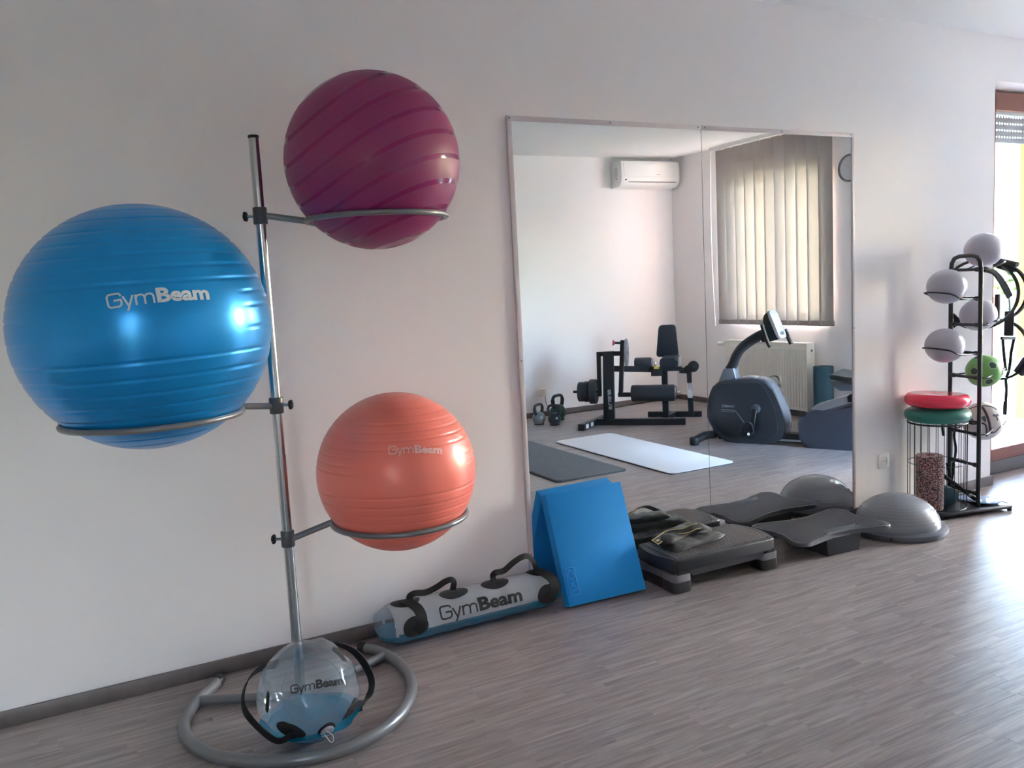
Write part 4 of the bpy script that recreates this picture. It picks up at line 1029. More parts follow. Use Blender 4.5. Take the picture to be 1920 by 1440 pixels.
cushion(cush+V((-.002, 0, .630)), .165, .072, mat('red_cushion_vinyl', (240, 50, 84), .25, coat=.4), 'red air cushion lying on top of the green cushion', Matrix.Rotation(.05, 4, 'Y'))
# roller
rl = V((4.055, -.195, .0352)); bm = nb(); prof = [(.026, 0), (.066, 0), (.070, .004), (.070, .296), (.066, .300), (.026, .300), (.024, .296), (.024, .004)]
add_lathe(bm, prof+[prof[0]], 40, Matrix.Translation(rl), False); o = ob('foam_roller', bm, M_SPECK); tag(o, 'black speckled foam roller standing in the wire basket', 'foam roller')
# rolled teal mat, black rod with yellow tip, sliding discs on the base tray
bm = nb(); a_, b_ = V((4.170, -.235, .0885)), V((4.225, -.115, .0885)); add_cyl(bm, a_, b_, .052, 28, bev=.004); o = ob('rolled_band', bm, mat('dark_teal_rubber', (36, 72, 84), .5)); tag(o, 'dark teal rolled exercise band lying in the rack beside the roller', 'exercise band')
t2 = thing('hand_bar', 'thin black exercise rod with yellow tip lying low in the rack', 'exercise rod', (4.29, -.25, .036))
pa, pb = V((4.285, -.055, .20)), V((4.335, -.285, .052)); bm = nb(); add_cyl(bm, pa, pb, .012, 14); ob('rod', bm, M_BLACK, t2); d = (pb-pa).normalized()
bm = nb(); add_cyl(bm, pb-d*.004, pb+d*.018, .0145, 14, bev=.003); ob('tip', bm, mat('yellow_green_tip', (206, 220, 74), .4), t2); bm = nb(); add_cyl(bm, pb-d*.05, pb-d*.035, .014, 14); ob('joint_ring', bm, M_SILV, t2)
M_DISC = mat('pale_blue_slider', (150, 176, 214), .16)
for c, lab in ((V((4.388, -.298, .0352)), 'pale blue sliding disc on the rack base next to the post'), (V((4.402, -.220, .0352)), 'pale blue sliding disc on the rack base partly under the nearer disc')):
    top = .0 if 'under' in lab else .0085
    bm = nb(); add_lathe(bm, [(0, 0), (.073, 0), (.079, .003), (.079, .006), (.075, .008), (0, .008)], 40, Matrix.Translation(c+V((0, 0, top)))); o = ob('sliding_disc', bm, M_DISC); tag(o, lab, 'sliding disc', 'sliding discs on the rack base')
    bm = nb(); add_lathe(bm, [(.060, .0078), (.062, .0086), (.064, .0078)], 36, Matrix.Translation(c+V((0, 0, top))), False); ob('rim_groove', bm, M_SILV, o)

# pilates rings hung on the door side of the rack
def pring(px, py, rpx, y, label, tilt, pads, w=.030):
    c = at_y(px, py, y); dep = (c-CAM).dot(FWD); r = rpx*dep/FPX
    v_ = (CAM-c).normalized(); v_ = Matrix.Rotation(tilt, 3, 'Z') @ V((v_.x, v_.y, 0)).normalized(); x = V((-v_.y, v_.x, 0)).normalized(); z = V((0, 0, 1))
    g = thing('pilates_ring', label, 'exercise ring', c-V((0, 0, r)), 'exercise rings hung on the rack')
    bm = nb(); rows = []
    for i in range(56):
        a = 2*PI*i/56; o_ = x*math.cos(a)+z*math.sin(a); rows.append([bm.verts.new(c+o_*(r+q)+v_*s) for q, s in ((-.006, -w/2), (.006, -w/2), (.008, 0), (.006, w/2), (-.006, w/2), (-.008, 0))])
    for i in range(56):
        A, B = rows[i], rows[(i+1) % 56]
        for k in range(6): bm.faces.new((A[k], A[(k+1) % 6], B[(k+1) % 6], B[k]))
    ob('hoop', bm, M_RUB, g)
    for a in pads:
        a = math.radians(a); o_ = x*math.cos(a)+z*math.sin(a); t_ = -x*math.sin(a)+z*math.cos(a); M = frame_M(c+o_*(r+.016), t_, v_, o_)
        bm = nb(); add_box(bm, (-.055, -.024, -.016), (.055, .024, .016), M, .010, 3); ob('hand_pad', bm, M_BLACK, g)
        bm = nb(); add_box(bm, (-.055, -.024, -.014), (.055, .024, .014), frame_M(c+o_*(r-.018), t_, v_, o_), .010, 3); ob('hand_pad', bm, M_BLACK, g)
    return g
pring(1836, 552, 64, -.085, 'black exercise ring hung over the top of the rack behind the grey balls', .15, (222,), .040)
pring(1872, 548, 52, .020, 'black exercise ring reaching past the rack towards the balcony door', -.5, (72, 250))
pring(1870, 655, 56, .085, 'lowest black exercise ring hung behind the green ball', -.45, (328, 140))
# strap trainer hanging from the top hook
y_s = -.115
t3 = thing('strap_trainer', 'black strap trainer with grip hanging at the door side of the rack', 'strap trainer', at_y(1885, 770, y_s))
def sp(px, py, dy=0): return at_y(px, py, y_s+dy)
bm = nb(); add_ribbon(bm, ctr([sp(1842, 506, .0), sp(1862, 512), sp(1878, 530), sp(1892, 556)], n=6), [V((-.7, -.5, .5))]*19, .034, .012); ob('padded_sleeve', bm, M_WEB, t3)
bm = nb(); add_tube(bm, [sp(1891, 553), sp(1893, 568), sp(1893, 584)], .006, 8); ob('cord', bm, M_STEEL, t3)
bm = nb(); a_, b_ = sp(1893, 583), sp(1891, 630); add_bar(bm, a_, b_, .050, .022, (-.83, -.56, 0), .004); ob('grip', bm, M_BLACK, t3)
bm = nb(); add_bar(bm, sp(1877, 634), sp(1903, 634), .016, .018, (0, 0, 1), .004); ob('cross_piece', bm, M_BLACK, t3)
for P_ in ([(1880, 636), (1882, 660), (1884, 680), (1886, 695)], [(1901, 636), (1896, 660), (1894, 680), (1891, 697), (1886, 712), (1887, 728), (1886, 750), (1885, 768)]):
    Q = ctr([sp(a, b) for a, b in P_], n=5); bm = nb(); add_ribbon(bm, Q, [V((-.83, -.56, .05))]*len(Q), .016, .002); ob('webbing', bm, M_WEB, t3)
bm = nb(); add_tube(bm, [sp(1881+10*math.cos(a)*.5+5, 700+9*math.sin(a)) for a in [2*PI*i/16 for i in range(16)]], .003, 6, True); ob('ring', bm, M_STEEL, t3)
bm = nb(); add_bar(bm, sp(1885, 752), sp(1884, 778), .022, .006, (-.83, -.56, 0), .001); ob('strap_end', bm, M_BLACK, t3)
# thin bands hanging inside the basket
for P_, lab in (([(1768, 790), (1767, 802), (1769, 817)], 'short black band end hanging just under the basket rim'),
                ([(1794, 788), (1789, 815), (1792, 845), (1786, 880), (1783, 912)], 'long black band hanging down inside the basket behind the post'),
                ([(1775, 868), (1781, 895), (1783, 910), (1786, 892), (1789, 870)], 'black band looped low in the basket')):
    Q = ctr([at_y(a, b, -.125) for a, b in P_], n=5); bm = nb(); add_ribbon(bm, Q, [V((-.83, -.56, .05))]*len(Q), .013, .002); o = ob('resistance_band', bm, M_WEB); tag(o, lab, 'exercise band')

# ------------------------------------------------------------------ the room behind the camera (seen in the mirror)
# mats
def floor_mat(name, x0, x1, ya, yb, h, r, m, side, label, ribs=0):
    g = thing(name, label, 'exercise mat', ((x0+x1)/2, (ya+yb)/2, 0)); cx, cy = (x0+x1)/2, (ya+yb)/2
    bm = nb(); add_prism(bm, rrect(x1-x0, yb-ya, r, 8, cx, cy), 0, h*.55, None, .001, 1); ob('underside', bm, side, g)
    bm = nb(); add_prism(bm, rrect(x1-x0, yb-ya, r, 8, cx, cy), h*.55, h, None, .0015, 2); ob('top_layer', bm, m, g)
    if ribs:
        bm = nb()
        for k in range(ribs):
            x = x0+.012+(x1-x0-.024)*(k+.5)/ribs; e = .03 if k in (0, ribs-1) else .006
            add_box(bm, (x-(x1-x0)/ribs*.30, ya+e, h-.001), (x+(x1-x0)/ribs*.30, yb-e, h+.003))
        o = ob('ribs', bm, mat('mid_grey_mat_rib', (124, 127, 132), .65), g, False); o['kind'] = 'stuff'
    return g
wm = floor_mat('exercise_mat', 3.575, 4.165, -3.09, -1.465, .012, .05, mat('white_mat_foam', (244, 246, 252), .55), mat('grey_mat_foam', (66, 72, 76), .7), 'white exercise mat on the floor before the leg machine, seen in the mirror')
bm = nb()
for k in (-.055, 0, .055): add_tube(bm, [V((3.87+k+.028*math.cos(a), -2.35+.028*math.sin(a), .0122)) for a in [2*PI*i/24 for i in range(24)]], .0012, 5, True)
ob('printed_rings', bm, mat('pale_mat_print', (236, 240, 246), .5), wm)
floor_mat('exercise_mat', 2.835, 3.425, -3.50, -1.775, .012, .035, mat('dark_grey_mat_foam', (82, 86, 92), .7), MATS['grey_mat_foam'], 'dark grey ribbed exercise mat lying beside the white mat', 26)

# air conditioner
ax0, ax1 = 5.185, 5.945; az0, az1 = 2.338, 2.618
t = thing('air_conditioner', 'white wall air conditioner high in the corner, seen in the mirror', 'air conditioner', ((ax0+ax1)/2, YF, az0))
prof = [(0, az0), (0, az1), (.150, az1), (.185, az1-.012), (.198, az1-.035), (.200, az0+.10), (.192, az0+.055), (.165, az0+.018), (.120, az0)]
bm = nb(); Mx = frame_M((ax0+.02, YF, 0), (0, 1, 0), (0, 0, 1), (1, 0, 0)); add_prism(bm, prof, 0, ax1-ax0-.04, Mx, .004); ob('body', bm, M_WHITE, t)
for x in (ax0, ax1-.02):
    bm = nb(); add_prism(bm, [(a*1.01, b) for a, b in prof], 0, .02, frame_M((x, YF, 0), (0, 1, 0), (0, 0, 1), (1, 0, 0)), .006); ob('end_cap', bm, M_WHITE, t)
bm = nb(); add_box(bm, (ax0+.09, YF+.1875, az0+.050), (ax1-.04, YF+.1935, az0+.058)); ob('louvre_gap', bm, mat('dark_louvre', (70, 66, 64), .6), t)
bm = nb(); add_box(bm, (ax0+.03, YF+.199, az0+.112), (ax1-.03, YF+.2045, az1-.04), bev=.002); ob('front_panel', bm, M_WHITE, t)
bm = nb(); add_box(bm, (ax0+.45, YF+.2045, az0+.128), (ax0+.49, YF+.2055, az0+.134)); ob('maker_mark', bm, M_GREYT, t)
bm = nb(); add_box(bm, (ax0+.045, YF+.1915, az0+.068), (ax0+.068, YF+.1975, az0+.082), bev=.002); ob('receiver_window', bm, M_BLACK, t)
bm = nb(); add_prism(bm, rrect(.04, .10, .018, 5), 0, .002, frame_M((ax0-.0005, YF+.105, az0+.16), (0, 1, 0), (0, 0, 1), (-1, 0, 0)), .0006); ob('end_badge', bm, mat('pale_badge', (206, 204, 200), .4), t)
bm = nb(); add_box(bm, (ax0-.0025, YF+.09, az0+.085), (ax0, YF+.12, az0+.097)); ob('end_badge', bm, M_GREYT, t)

# vertical blind
bx = 5.93; ya, yb = -3.60, -2.150
t = thing('vertical_blind', 'cream vertical blind lit from outside, hanging before the window, seen in the mirror', 'blind', (bx, (ya+yb)/2, .868))
bm = nb(); add_box(bm, (bx-.022, ya-.09, ZC-.034), (bx+.022, yb+.02, ZC-.002), bev=.003); ob('head_rail', bm, M_WHITE, t)
ns = 11; SLW = .138; sp_y = (yb-ya-.127)/(ns-1)
M_HEM = mat('blind_hem', (150, 146, 144), .7)
for k in range(ns):
    yc = ya+.0635+sp_y*k; an = math.radians(12); bm = nb(); n = 7; grid = []
    for i in range(n):
        s = (i/(n-1)-.5); row = []
        for z in (.905, 1.5, 2.1, ZC-.045):
            row.append((bx+math.sin(an)*s*SLW+.004*math.cos(s*PI), yc+math.cos(an)*s*SLW, z))
        grid.append(row)
    vf = [[bm.verts.new(p) for p in r_] for r_ in grid]
    for i in range(n-1):
        for j in range(3): bm.faces.new((vf[i][j], vf[i+1][j], vf[i+1][j+1], vf[i][j+1]))
    sl = ob('slat', bm, M_FABRIC, t)
    M = frame_M((bx, yc, .868), (math.sin(an), math.cos(an), 0), (0, 0, 1), (math.cos(an), -math.sin(an), 0))
    bm = nb(); add_box(bm, (-.075, 0, -.0035), (.075, .046, .0045), M, .0015, 1); ob('bottom_weight', bm, M_FABRIC, sl)
    bm = nb(); add_box(bm, (-.008, 1.752, -.004), (.008, 1.772, .006), M, .001, 1); ob('hanger', bm, M_WHITE, sl)
    if k < ns-1:
        P_ = ctr([M @ V((.05, .040, -.009)), V((bx-.010, yc+sp_y*.5, .885)), V((bx-.010, yc+sp_y, .905))][:2]+[V((bx-.012, yc+sp_y*.62, .882)), frame_M((bx, yc+sp_y, .868), (math.sin(an), math.cos(an), 0), (0, 0, 1), (math.cos(an), -math.sin(an), 0)) @ V((-.05, .040, -.009))], n=6)
        bm = nb(); add_tube(bm, P_, .0022, 5); ob('spacer_chain', bm, M_WHITE, sl)
bm = nb(); pcx = [V((bx-.03, ya-.06, ZC-.03)), V((bx-.032, ya-.075, 2.0)), V((bx-.03, ya-.075, 1.5)), V((bx-.035, ya-.05, 1.0)), V((bx-.035, ya-.045, .93))]; add_tube(bm, ctr(pcx, n=6), .0035, 6); ob('pull_chain', bm, M_WHITE, t)
bm = nb(); add_cyl(bm, pcx[-1], pcx[-1]+V((0, .003, -.085)), .006, 10, bev=.002); ob('chain_weight', bm, M_WHITE, t)

# clock
cc = V((XR, -1.985, 2.218)); t = thing('wall_clock', 'round grey wall clock beside the blind, cut by the mirror edge', 'clock', cc)
MC = frame_M(cc, (0, 1, 0), (0, 0, 1), (-1, 0, 0)) if False else frame_M(cc, (0, -1, 0), (0, 0, 1), (-1, 0, 0))
bm = nb(); add_lathe(bm, [(0, 0), (.112, 0), (.118, .008), (.118, .030), (.112, .036), (.102, .034), (.100, .022)], 44, MC, False); ob('rim', bm, mat('grey_clock_rim', (120, 118, 120), .4), t)
bm = nb(); add_lathe(bm, [(0, .0215), (.101, .0215)], 40, MC, False); ob('dial', bm, mat('grey_clock_dial', (206, 204, 206), .5), t)
for a, L, w in ((50, .055, .006), (200, .08, .004)):
    bm = nb(); d = V((math.sin(math.radians(a)), math.cos(math.radians(a)), 0)); add_bar(bm, MC @ V((0, 0, .024)), MC @ V((d.x*L, d.y*L, .024)), w, .0015, (-1, 0, 0), .0003); ob('hand', bm, M_SILV, t)

# radiator
ry0, ry1, rz0, rz1 = -3.485, -2.385, .072, .712; rxf = 5.865
M_RAD = mat('cream_radiator_enamel', (240, 236, 226), .35)
t = thing('radiator', 'cream panel radiator under the blind, seen in the mirror', 'radiator', (5.92, (ry0+ry1)/2, 0))
bm = nb(); add_box(bm, (rxf+.006, ry0+.01, rz0+.01), (rxf+.018, ry1-.01, rz1-.02), bev=.003); ob('front_panel', bm, M_RAD, t)
for k in range(30):
    y = ry0+.035+(ry1-ry0-.07)*k/29; bm = nb(); add_prism(bm, rrect(.021, rz1-rz0-.10, .008, 3), 0, .009, frame_M((rxf+.008, y, (rz0+rz1)/2-.01), (0, -1, 0), (0, 0, 1), (-1, 0, 0)), .003, 1); ob('rib', bm, M_RAD, t)
bm = nb(); add_box(bm, (rxf, ry0, rz1-.018), (XR-.025, ry1, rz1), bev=.003); g = ob('top_grille', bm, M_RAD, t)
for y in (ry0, ry1-.012):
    bm = nb(); add_box(bm, (rxf, y, rz0), (XR-.025, y+.012, rz1-.012), bev=.003); ob('side_panel', bm, M_RAD, t)
bm = nb(); add_box(bm, (XR-.045, ry0+.012, rz0+.01), (XR-.025, ry1-.012, rz1-.02)); ob('rear_panel', bm, M_RAD, t)
for y in (ry0+.2, ry1-.2):
    bm = nb(); add_box(bm, (XR-.03, y, rz0+.1), (XR-.001, y+.03, rz1-.1)); ob('bracket', bm, M_RAD, t)
bm = nb(); add_cyl(bm, (5.925, ry1-.002, rz1-.07), (5.925, ry1+.006, rz1-.07), .013, 16); add_cyl(bm, (5.925, ry1+.004, rz1-.07), (5.925, ry1+.012, rz1-.07), .007, 10); ob('bleed_plug', bm, M_CHROME, t)
bm = nb(); add_cyl(bm, (5.90, ry0+.002, rz1-.045), (5.90, ry0-.03, rz1-.045), .014, 16); ob('valve_body', bm, M_CHROME, t)
bm = nb(); add_cyl(bm, (5.90, ry0-.028, rz1-.045), (5.90, ry0-.115, rz1-.045), .023, 20, bev=.005); ob('thermostat_head', bm, M_WHITE, t)

# rolled mat standing by the radiator
rp_ = V((5.865, -2.19, 0)); sp2 = []
bm = nb(); outer = []; 
for i in range(150):
    a = i*.20; r = .030+.0088*a/ (2*PI)*2.0; outer.append((r*math.cos(a), r*math.sin(a)))
rmax = math.hypot(*outer[-1]); kf = .088/rmax; outer = [(x*kf, y*kf) for x, y in outer]
rows = []
for i, (x, y) in enumerate(outer):
    d = V((x, y, 0)).normalized(); rows.append([bm.verts.new(rp_+V((x, y, 0))+d*s+V((0, 0, z))) for s, z in ((-.003, 0), (.003, 0), (.003, .515), (-.003, .515))])
for A, B in zip(rows, rows[1:]):
    for k in range(4): bm.faces.new((A[k], A[(k+1) % 4], B[(k+1) % 4], B[k]))
bm.faces.new(rows[0]); bm.faces.new(rows[-1][::-1])
o = ob('rolled_mat', bm, mat('teal_mat_foam', (58, 92, 106), .65)); tag(o, 'teal rolled exercise mat standing upright beside the radiator', 'exercise mat')

# kettlebells
def kettle(px, py, r, rot, m, hm, label):
    c = mir(at_z(px, py, 0)); g = thing('kettlebell', label, 'kettlebell', V((c.x, c.y, 0)), 'kettlebells by the far wall')
    bm = nb(); prof = [(0, 0), (r*.62, 0), (r*.68, r*.05)]+[(r*math.cos(a), r*.96+r*math.sin(a)) for a in [(-50+125*i/16)*PI/180 for i in range(17)]]+[(0, r*1.96)]
    add_lathe(bm, prof, 36, Matrix.Translation(V((c.x, c.y, 0)))); ob('body', bm, m, g)
    d = V((math.cos(rot), math.sin(rot), 0)); p = [V((c.x, c.y, 0))+d*x*r+V((0, 0, z*r)) for x, z in ((-.62, 1.55), (-.90, 2.0), (-.98, 2.55), (-.72, 2.95), (0, 3.05), (.72, 2.95), (.98, 2.55), (.90, 2.0), (.62, 1.55))]
    Q = ctr(p, n=6); n_ = len(Q); bm = nb(); add_tube(bm, Q, [r*.20 if 12 < i < n_-13 else r*.25 for i in range(n_)], 12); ob('handle', bm, hm, g)
    bm = nb(); add_lathe(bm, [(r*.60, 0), (r*.74, .001), (r*.76, r*.14), (r*.66, r*.16)], 30, Matrix.Translation(V((c.x, c.y, .0004)))); ob('base_ring', bm, M_RUB, g)
M_KB = mat('gunmetal_iron', (52, 54, 60), .3, .3); M_KG = mat('grey_iron', (128, 130, 132), .36, .3); M_KN = mat('green_iron', (18, 74, 62), .28)
kettle(1011, 796, .066, -.45, M_KG, M_KB, 'small grey kettlebell below the socket, seen in the mirror'); kettle(1040, 797, .064, 1.0, M_KB, M_KB, 'small black kettlebell in front of the green one'); kettle(1047, 787, .082, -.40, M_KN, mat('dark_iron_handle', (56, 66, 68), .35, .3), 'green kettlebell with dark handle behind the black one')
# cable along the skirting
P_ = ctr([V((x, YF+.05+.012*math.sin(x*9), .004+.003*abs(math.sin(x*5)))) for x in [4.28+.12*i for i in range(11)]], n=4); bm = nb(); add_tube(bm, P_, .0045, 6); o = ob('power_cable', bm, M_BLACK); tag(o, 'thin black cable lying on the floor along the far skirting', 'cable')

# ------------------------------------------------------------------ leg extension machine (mirror side)
e1 = V((.731, -.683, 0)); e2 = V((.683, .731, 0)); P0 = V((4.423, 3.481, 0))
def mp(px, py, d=0.0): return mplane(px, py, P0+e2*d, e2)
E1, E2 = V((e1.x, -e1.y, 0)), V((e2.x, -e2.y, 0)); UPV = V((0, 0, 1))
t = thing('leg_machine', 'black leg extension machine with padded rollers and weight plates, seen in the mirror', 'exercise machine', mir(P0))
M_MF = mat('black_machine_frame', (32, 36, 43), .36)
def zat(p, z): return V((p.x, p.y, z))
def mbar(nm, a, b, w, h, up=UPV, m=M_MF, par=None, bev=.004):
    bm = nb(); add_bar(bm, a, b, w, h, up, bev); return ob(nm, bm, m, par or t)
B0 = zat(mp(1116, 795), .033); B1 = zat(mp(1286, 795), .033)
mbar('base_beam', B0, B1, .062, .062)
F0_ = zat(mir(at_z(1090, 808, 0)), .033); F1_ = B0+(B0-F0_)*.9
fb_ = mbar('front_foot', F0_, F1_, .058, .058)
dF = (F1_-F0_).normalized(); nF = V((-dF.y, dF.x, 0)); nF = nF if nF.dot(E1) > 0 else -nF
for s in (.075, .185):
    bm = nb(); add_prism(bm, rrect(.062, .040, .003, 2), 0, .001, frame_M(F0_+dF*s+nF*.0292, dF, UPV, nF), .0003, 1); ob('sticker', bm, M_WHITE, fb_)
for p in (F0_, F1_):
    bm = nb(); add_box(bm, (-.006, -.031, -.031), (.006, .031, .031), frame_M(p, dF, V((-dF.y, dF.x, 0)), UPV), .003); ob('end_plug', bm, M_BLACK, fb_)
pt0, pt1, pb0, pb1 = mp(1131.5, 659), mp(1150.5, 658), mp(1133, 787), mp(1153.5, 787)
zt_ = pt0.z; bm = nb(); MM = frame_M(V((0, 0, 0)), E1, UPV, E2); inv = MM.inverted()
poly = [inv @ p for p in (V((pb0.x, pb0.y, .05)), V((pb1.x, pb1.y, .05)), pt1, pt0)]; dz = poly[0].z
add_prism(bm, [(p.x, p.y) for p in poly], dz-.05, dz+.02, MM, .006, 2); post = ob('main_post', bm, M_MF, t)
# unreadable pale upright lettering on the post: bar strokes
def strokes(nm, par, segs, O, X, Y, N, w, m):
    bm = nb()
    for a, b in segs: add_bar(bm, O+X*a[0]+Y*a[1], O+X*b[0]+Y*b[1], w, .0012, N, .0002)
    return ob(nm, bm, m, par)
toV = -E2 if (mir(CAM)-mir(P0)).dot(E2) < 0 else E2
lo_ = mp(1146, 766, -.022); hi_ = mp(1143.5, 730, -.022); Yv = (hi_-lo_); Hh = Yv.length; Yv.normalize(); Xv = E1
sg = []
for z0_, kind in ((0, 'E'), (.22, 'L'), (.36, 'V'), (.52, 'E'), (.70, 'F'), (.86, 'E')):
    z0_ *= Hh; h = .12*Hh
    sg.append(((-.014, z0_), (-.014, z0_+h)))
    if kind in 'E': sg += [((-.014, z0_), (.016, z0_)), ((-.014, z0_+h*.5), (.012, z0_+h*.5)), ((-.014, z0_+h), (.016, z0_+h))]
    if kind == 'L': sg += [((-.014, z0_), (.016, z0_))]
    if kind == 'V': sg += [((-.02, z0_+h), (.012, z0_+h*.2))]
    if kind == 'F': sg += [((-.014, z0_+h), (.016, z0_+h)), ((-.014, z0_+h*.5), (.010, z0_+h*.5))]
strokes('lettering', post, sg, lo_+toV*.031, Xv, Yv, toV, .010, mat('pale_grey_print', (168, 172, 178), .5))
# weight lever, pivot, working lever
L0, L1 = mp(1122.5, 662), mp(1124.5, 743); mbar('weight_lever', L0, L1, .036, .05, E2)
A0, A1 = mp(1119, 664, .0), mp(1172, 664, .0); A1 = A0+E1*(A1-A0).dot(E1)
bm = nb(); add_cyl(bm, A0, A1, .022, 18); ob('pivot_shaft', bm, M_MF, t)
W0, W1_ = mp(1167.5, 638), mp(1164, 743); mbar('working_lever', W0, W1_, .040, .052, E2)
bm = nb(); c = mp(1174.5, 660.5); add_cyl(bm, c-E1*.006, c+E1*.008, .128, 44, bev=.002); wd = ob('selector_disc', bm, mat('grey_selector_disc', (150, 156, 162), .35, .5), t)
bm = nb(); add_cyl(bm, c+E1*.007, c+E1*.020, .020, 18, bev=.003); ob('disc_bolt', bm, M_CHROME, wd)
for a in range(8):
    q = c+E1*.0085+(E2*math.cos(a*PI/4+.3)+UPV*math.sin(a*PI/4+.3))*.095; bm = nb(); add_cyl(bm, q, q+E1*.0008, .009, 12); ob('disc_hole', bm, M_MF, wd)
k0, k1 = mp(1166, 643.5), mp(1151, 643); bm = nb(); add_cyl(bm, k0, k1, .011, 12); pin = ob('selector_pin', bm, M_MF, t)
bm = nb(); d = (k1-k0).normalized(); add_cyl(bm, k1-d*.012, k1+d*.01, .012, 14, r2=.030); ob('pin_knob', bm, mat('red_knob', (190, 62, 78), .4), pin)
h0, h1 = mp(1127, 734), mp(1076, 734.5); hd = (h1-h0); hd = E1*(-1); bm = nb(); add_cyl(bm, h0, h0+hd*(h0-h1).length*1.02, .013, 14); ob('weight_horn', bm, M_MF, t)
def plate(px0, px1, r, m, label):
    a = mp(px0, 735); b = mp(px1, 735); ln = (b-a).length; c = h0+hd*((a-h0).dot(hd)); g = thing('weight_plate', label, 'weight plate', c, 'plates on the leg machine')
    x = E2; y = UPV; M = frame_M(c, x, x.cross(hd)*-1 if False else hd.cross(x), hd)
    bm = nb(); add_lathe(bm, [(.014, 0), (r*.45, 0), (r*.5, .004), (r*.82, .004), (r*.86, 0), (r-.006, 0), (r, .006), (r, ln-.006), (r-.006, ln), (r*.86, ln), (r*.82, ln-.004), (r*.5, ln-.004), (r*.45, ln), (.014, ln), (.014, 0)], 44, M, False); ob('disc', bm, m, g)
    bm = nb(); add_lathe(bm, [(.0135, -.001), (.026, -.001), (.026, ln+.001), (.0135, ln+.001), (.0135, -.001)], 24, M, False); ob('hub', bm, M_STEEL, g); return g
M_PLT = mat('black_rubber_plate', (44, 46, 52), .5)
plate(1119, 1106.5, .118, M_PLT, 'large black weight plate nearest the lever of the leg machine')
plate(1105.5, 1095.5, .098, M_PLT, 'black weight plate in the middle of the three on the leg machine'); plate(1094.8, 1085, .094, M_PLT, 'black weight plate at the outer end of the horn')
rc = mp(1109, 716); bm = nb(); add_box(bm, (-.028, -.03, -.012), (.028, .03, .012), frame_M(rc, E1, E2, UPV), .005); ob('red_clip', bm, mat('red_clip', (196, 96, 100), .5), t)
def roller(nm, x0, x1, y, r, d, m=M_VINYL):
    a, b = mp(x0, y, d), mp(x1, y, d); b = a+E1*(b-a).length; bm = nb(); add_cyl(bm, a, b, r, 32, bev=.014); return a, b, ob(nm, bm, m, t)
fb0, fb1 = mp(1163, 740), mp(1186, 739); mbar('roller_arm', fb0-E1*.02, fb0+E1*.16, .042, .042)
a, b, o = roller('leg_roller', 1184, 1266, 737.5, .078, .0)
bm = nb(); add_cyl(bm, b-E1*.002, b+E1*.010, .066, 30, bev=.003); ec = ob('roller_end', bm, M_CHROME, o); bm = nb(); add_cyl(bm, b+E1*.008, b+E1*.05, .022, 18, bev=.004); ob('roller_nut', bm, M_CHROME, o)
for i in range(12):
    q = b+E1*.010+(E2*math.cos(i*PI/6)+UPV*math.sin(i*PI/6))*.054; bm = nb(); add_cyl(bm, q, q+E1*.002, .009, 10); ob('end_slot', bm, M_BLACK, o)
ds = .16
s0, s1 = mp(1148, 691, .05), mp(1228, 692.5, ds); mbar('seat_beam', s0, s1, .05, .055)
s2, s3 = mp(1190, 693, ds), mp(1278, 690, ds); mbar('seat_rail', s2, s2+E1*(s3-s2).length, .05, .04)
a, b, o = roller('thigh_roller', 1190, 1222, 681.5, .056, ds)
bm = nb(); add_cyl(bm, b, b+E1*.014, .048, 28, bev=.003); ob('roller_end', bm, M_ALU, o)
# seat cushion and backrest
sa, sb = mp(1237, 681, ds), mp(1271, 681, ds); wS = (sb-sa).length; bm = nb(); MS = frame_M((sa+sb)/2, E1, UPV, -toV)
add_prism(bm, rrect(wS, .105, .035, 6), -.02, .34, MS, .02, 3); o = ob('seat', bm, M_VINYL, t)
bm = nb(); add_box(bm, (wS/2-.001, -.048, .0), (wS/2+.010, .048, .30), MS, .004); ob('seat_end', bm, M_ALU, o)
db = ds+.30
q = [mp(1231, 669, db), mp(1272.5, 667.5, db), mp(1266, 608.5, db), mp(1235.5, 610, db)]; c = (q[0]+q[1]+q[2]+q[3])/4; MBk = frame_M(c, E1, UPV, -toV); iv = MBk.inverted(); pq = [iv @ p for p in q]
def rpoly(P, r=.02, n=4):
    out = []
    for i in range(len(P)):
        a, b, c_ = V((*P[i-1], 0)), V((*P[i], 0)), V((*P[(i+1) % len(P)], 0)); d1, d2_ = (a-b).normalized(), (c_-b).normalized()
        for k in range(n+1):
            f = k/n; out.append(((b+d1*r*(1-f)**2+d2_*r*f**2).x, (b+d1*r*(1-f)**2+d2_*r*f**2).y))
    return out
bm = nb(); add_prism(bm, rpoly([(p.x, p.y) for p in pq], .03), -.035, .04, MBk, .014, 3); ob('backrest', bm, M_VINYL, t)
p0_, p1_ = mp(1250, 668, db), mp(1250, 695, db); mbar('backrest_post', p0_+toV*-.06+UPV*.2, p1_+toV*-.06, .045, .045, E2)
sp0, sp1 = mp(1246, 694, ds+.05), mp(1246, 782, ds+.05); sp1 = V((sp0.x, sp0.y, .03)); mbar('seat_post', sp0, sp1, .055, .072, E2)
mbar('brace', sp1+UPV*.0, zat(mp(1264, 771, .45), .033), .05, .05)
mbar('rear_foot', zat(mp(1215, 770, .45), .03), zat(mp(1316, 768, .45), .03), .055, .055)
pn0, pn1 = mp(1228.5, 677, ds-.06), mp(1229.5, 691, ds-.06); bm = nb(); add_cyl(bm, pn0, pn1, .010, 14, bev=.003); ob('adjuster_pin', bm, M_CHROME, t)
bm = nb(); add_box(bm, (-.024, -.011, -.003), (.024, .011, .003), frame_M(mp(1230.5, 689.5, ds-.07), E1, UPV, toV), .001); ob('warning_label', bm, mat('yellow_label', (212, 200, 70), .5), t)
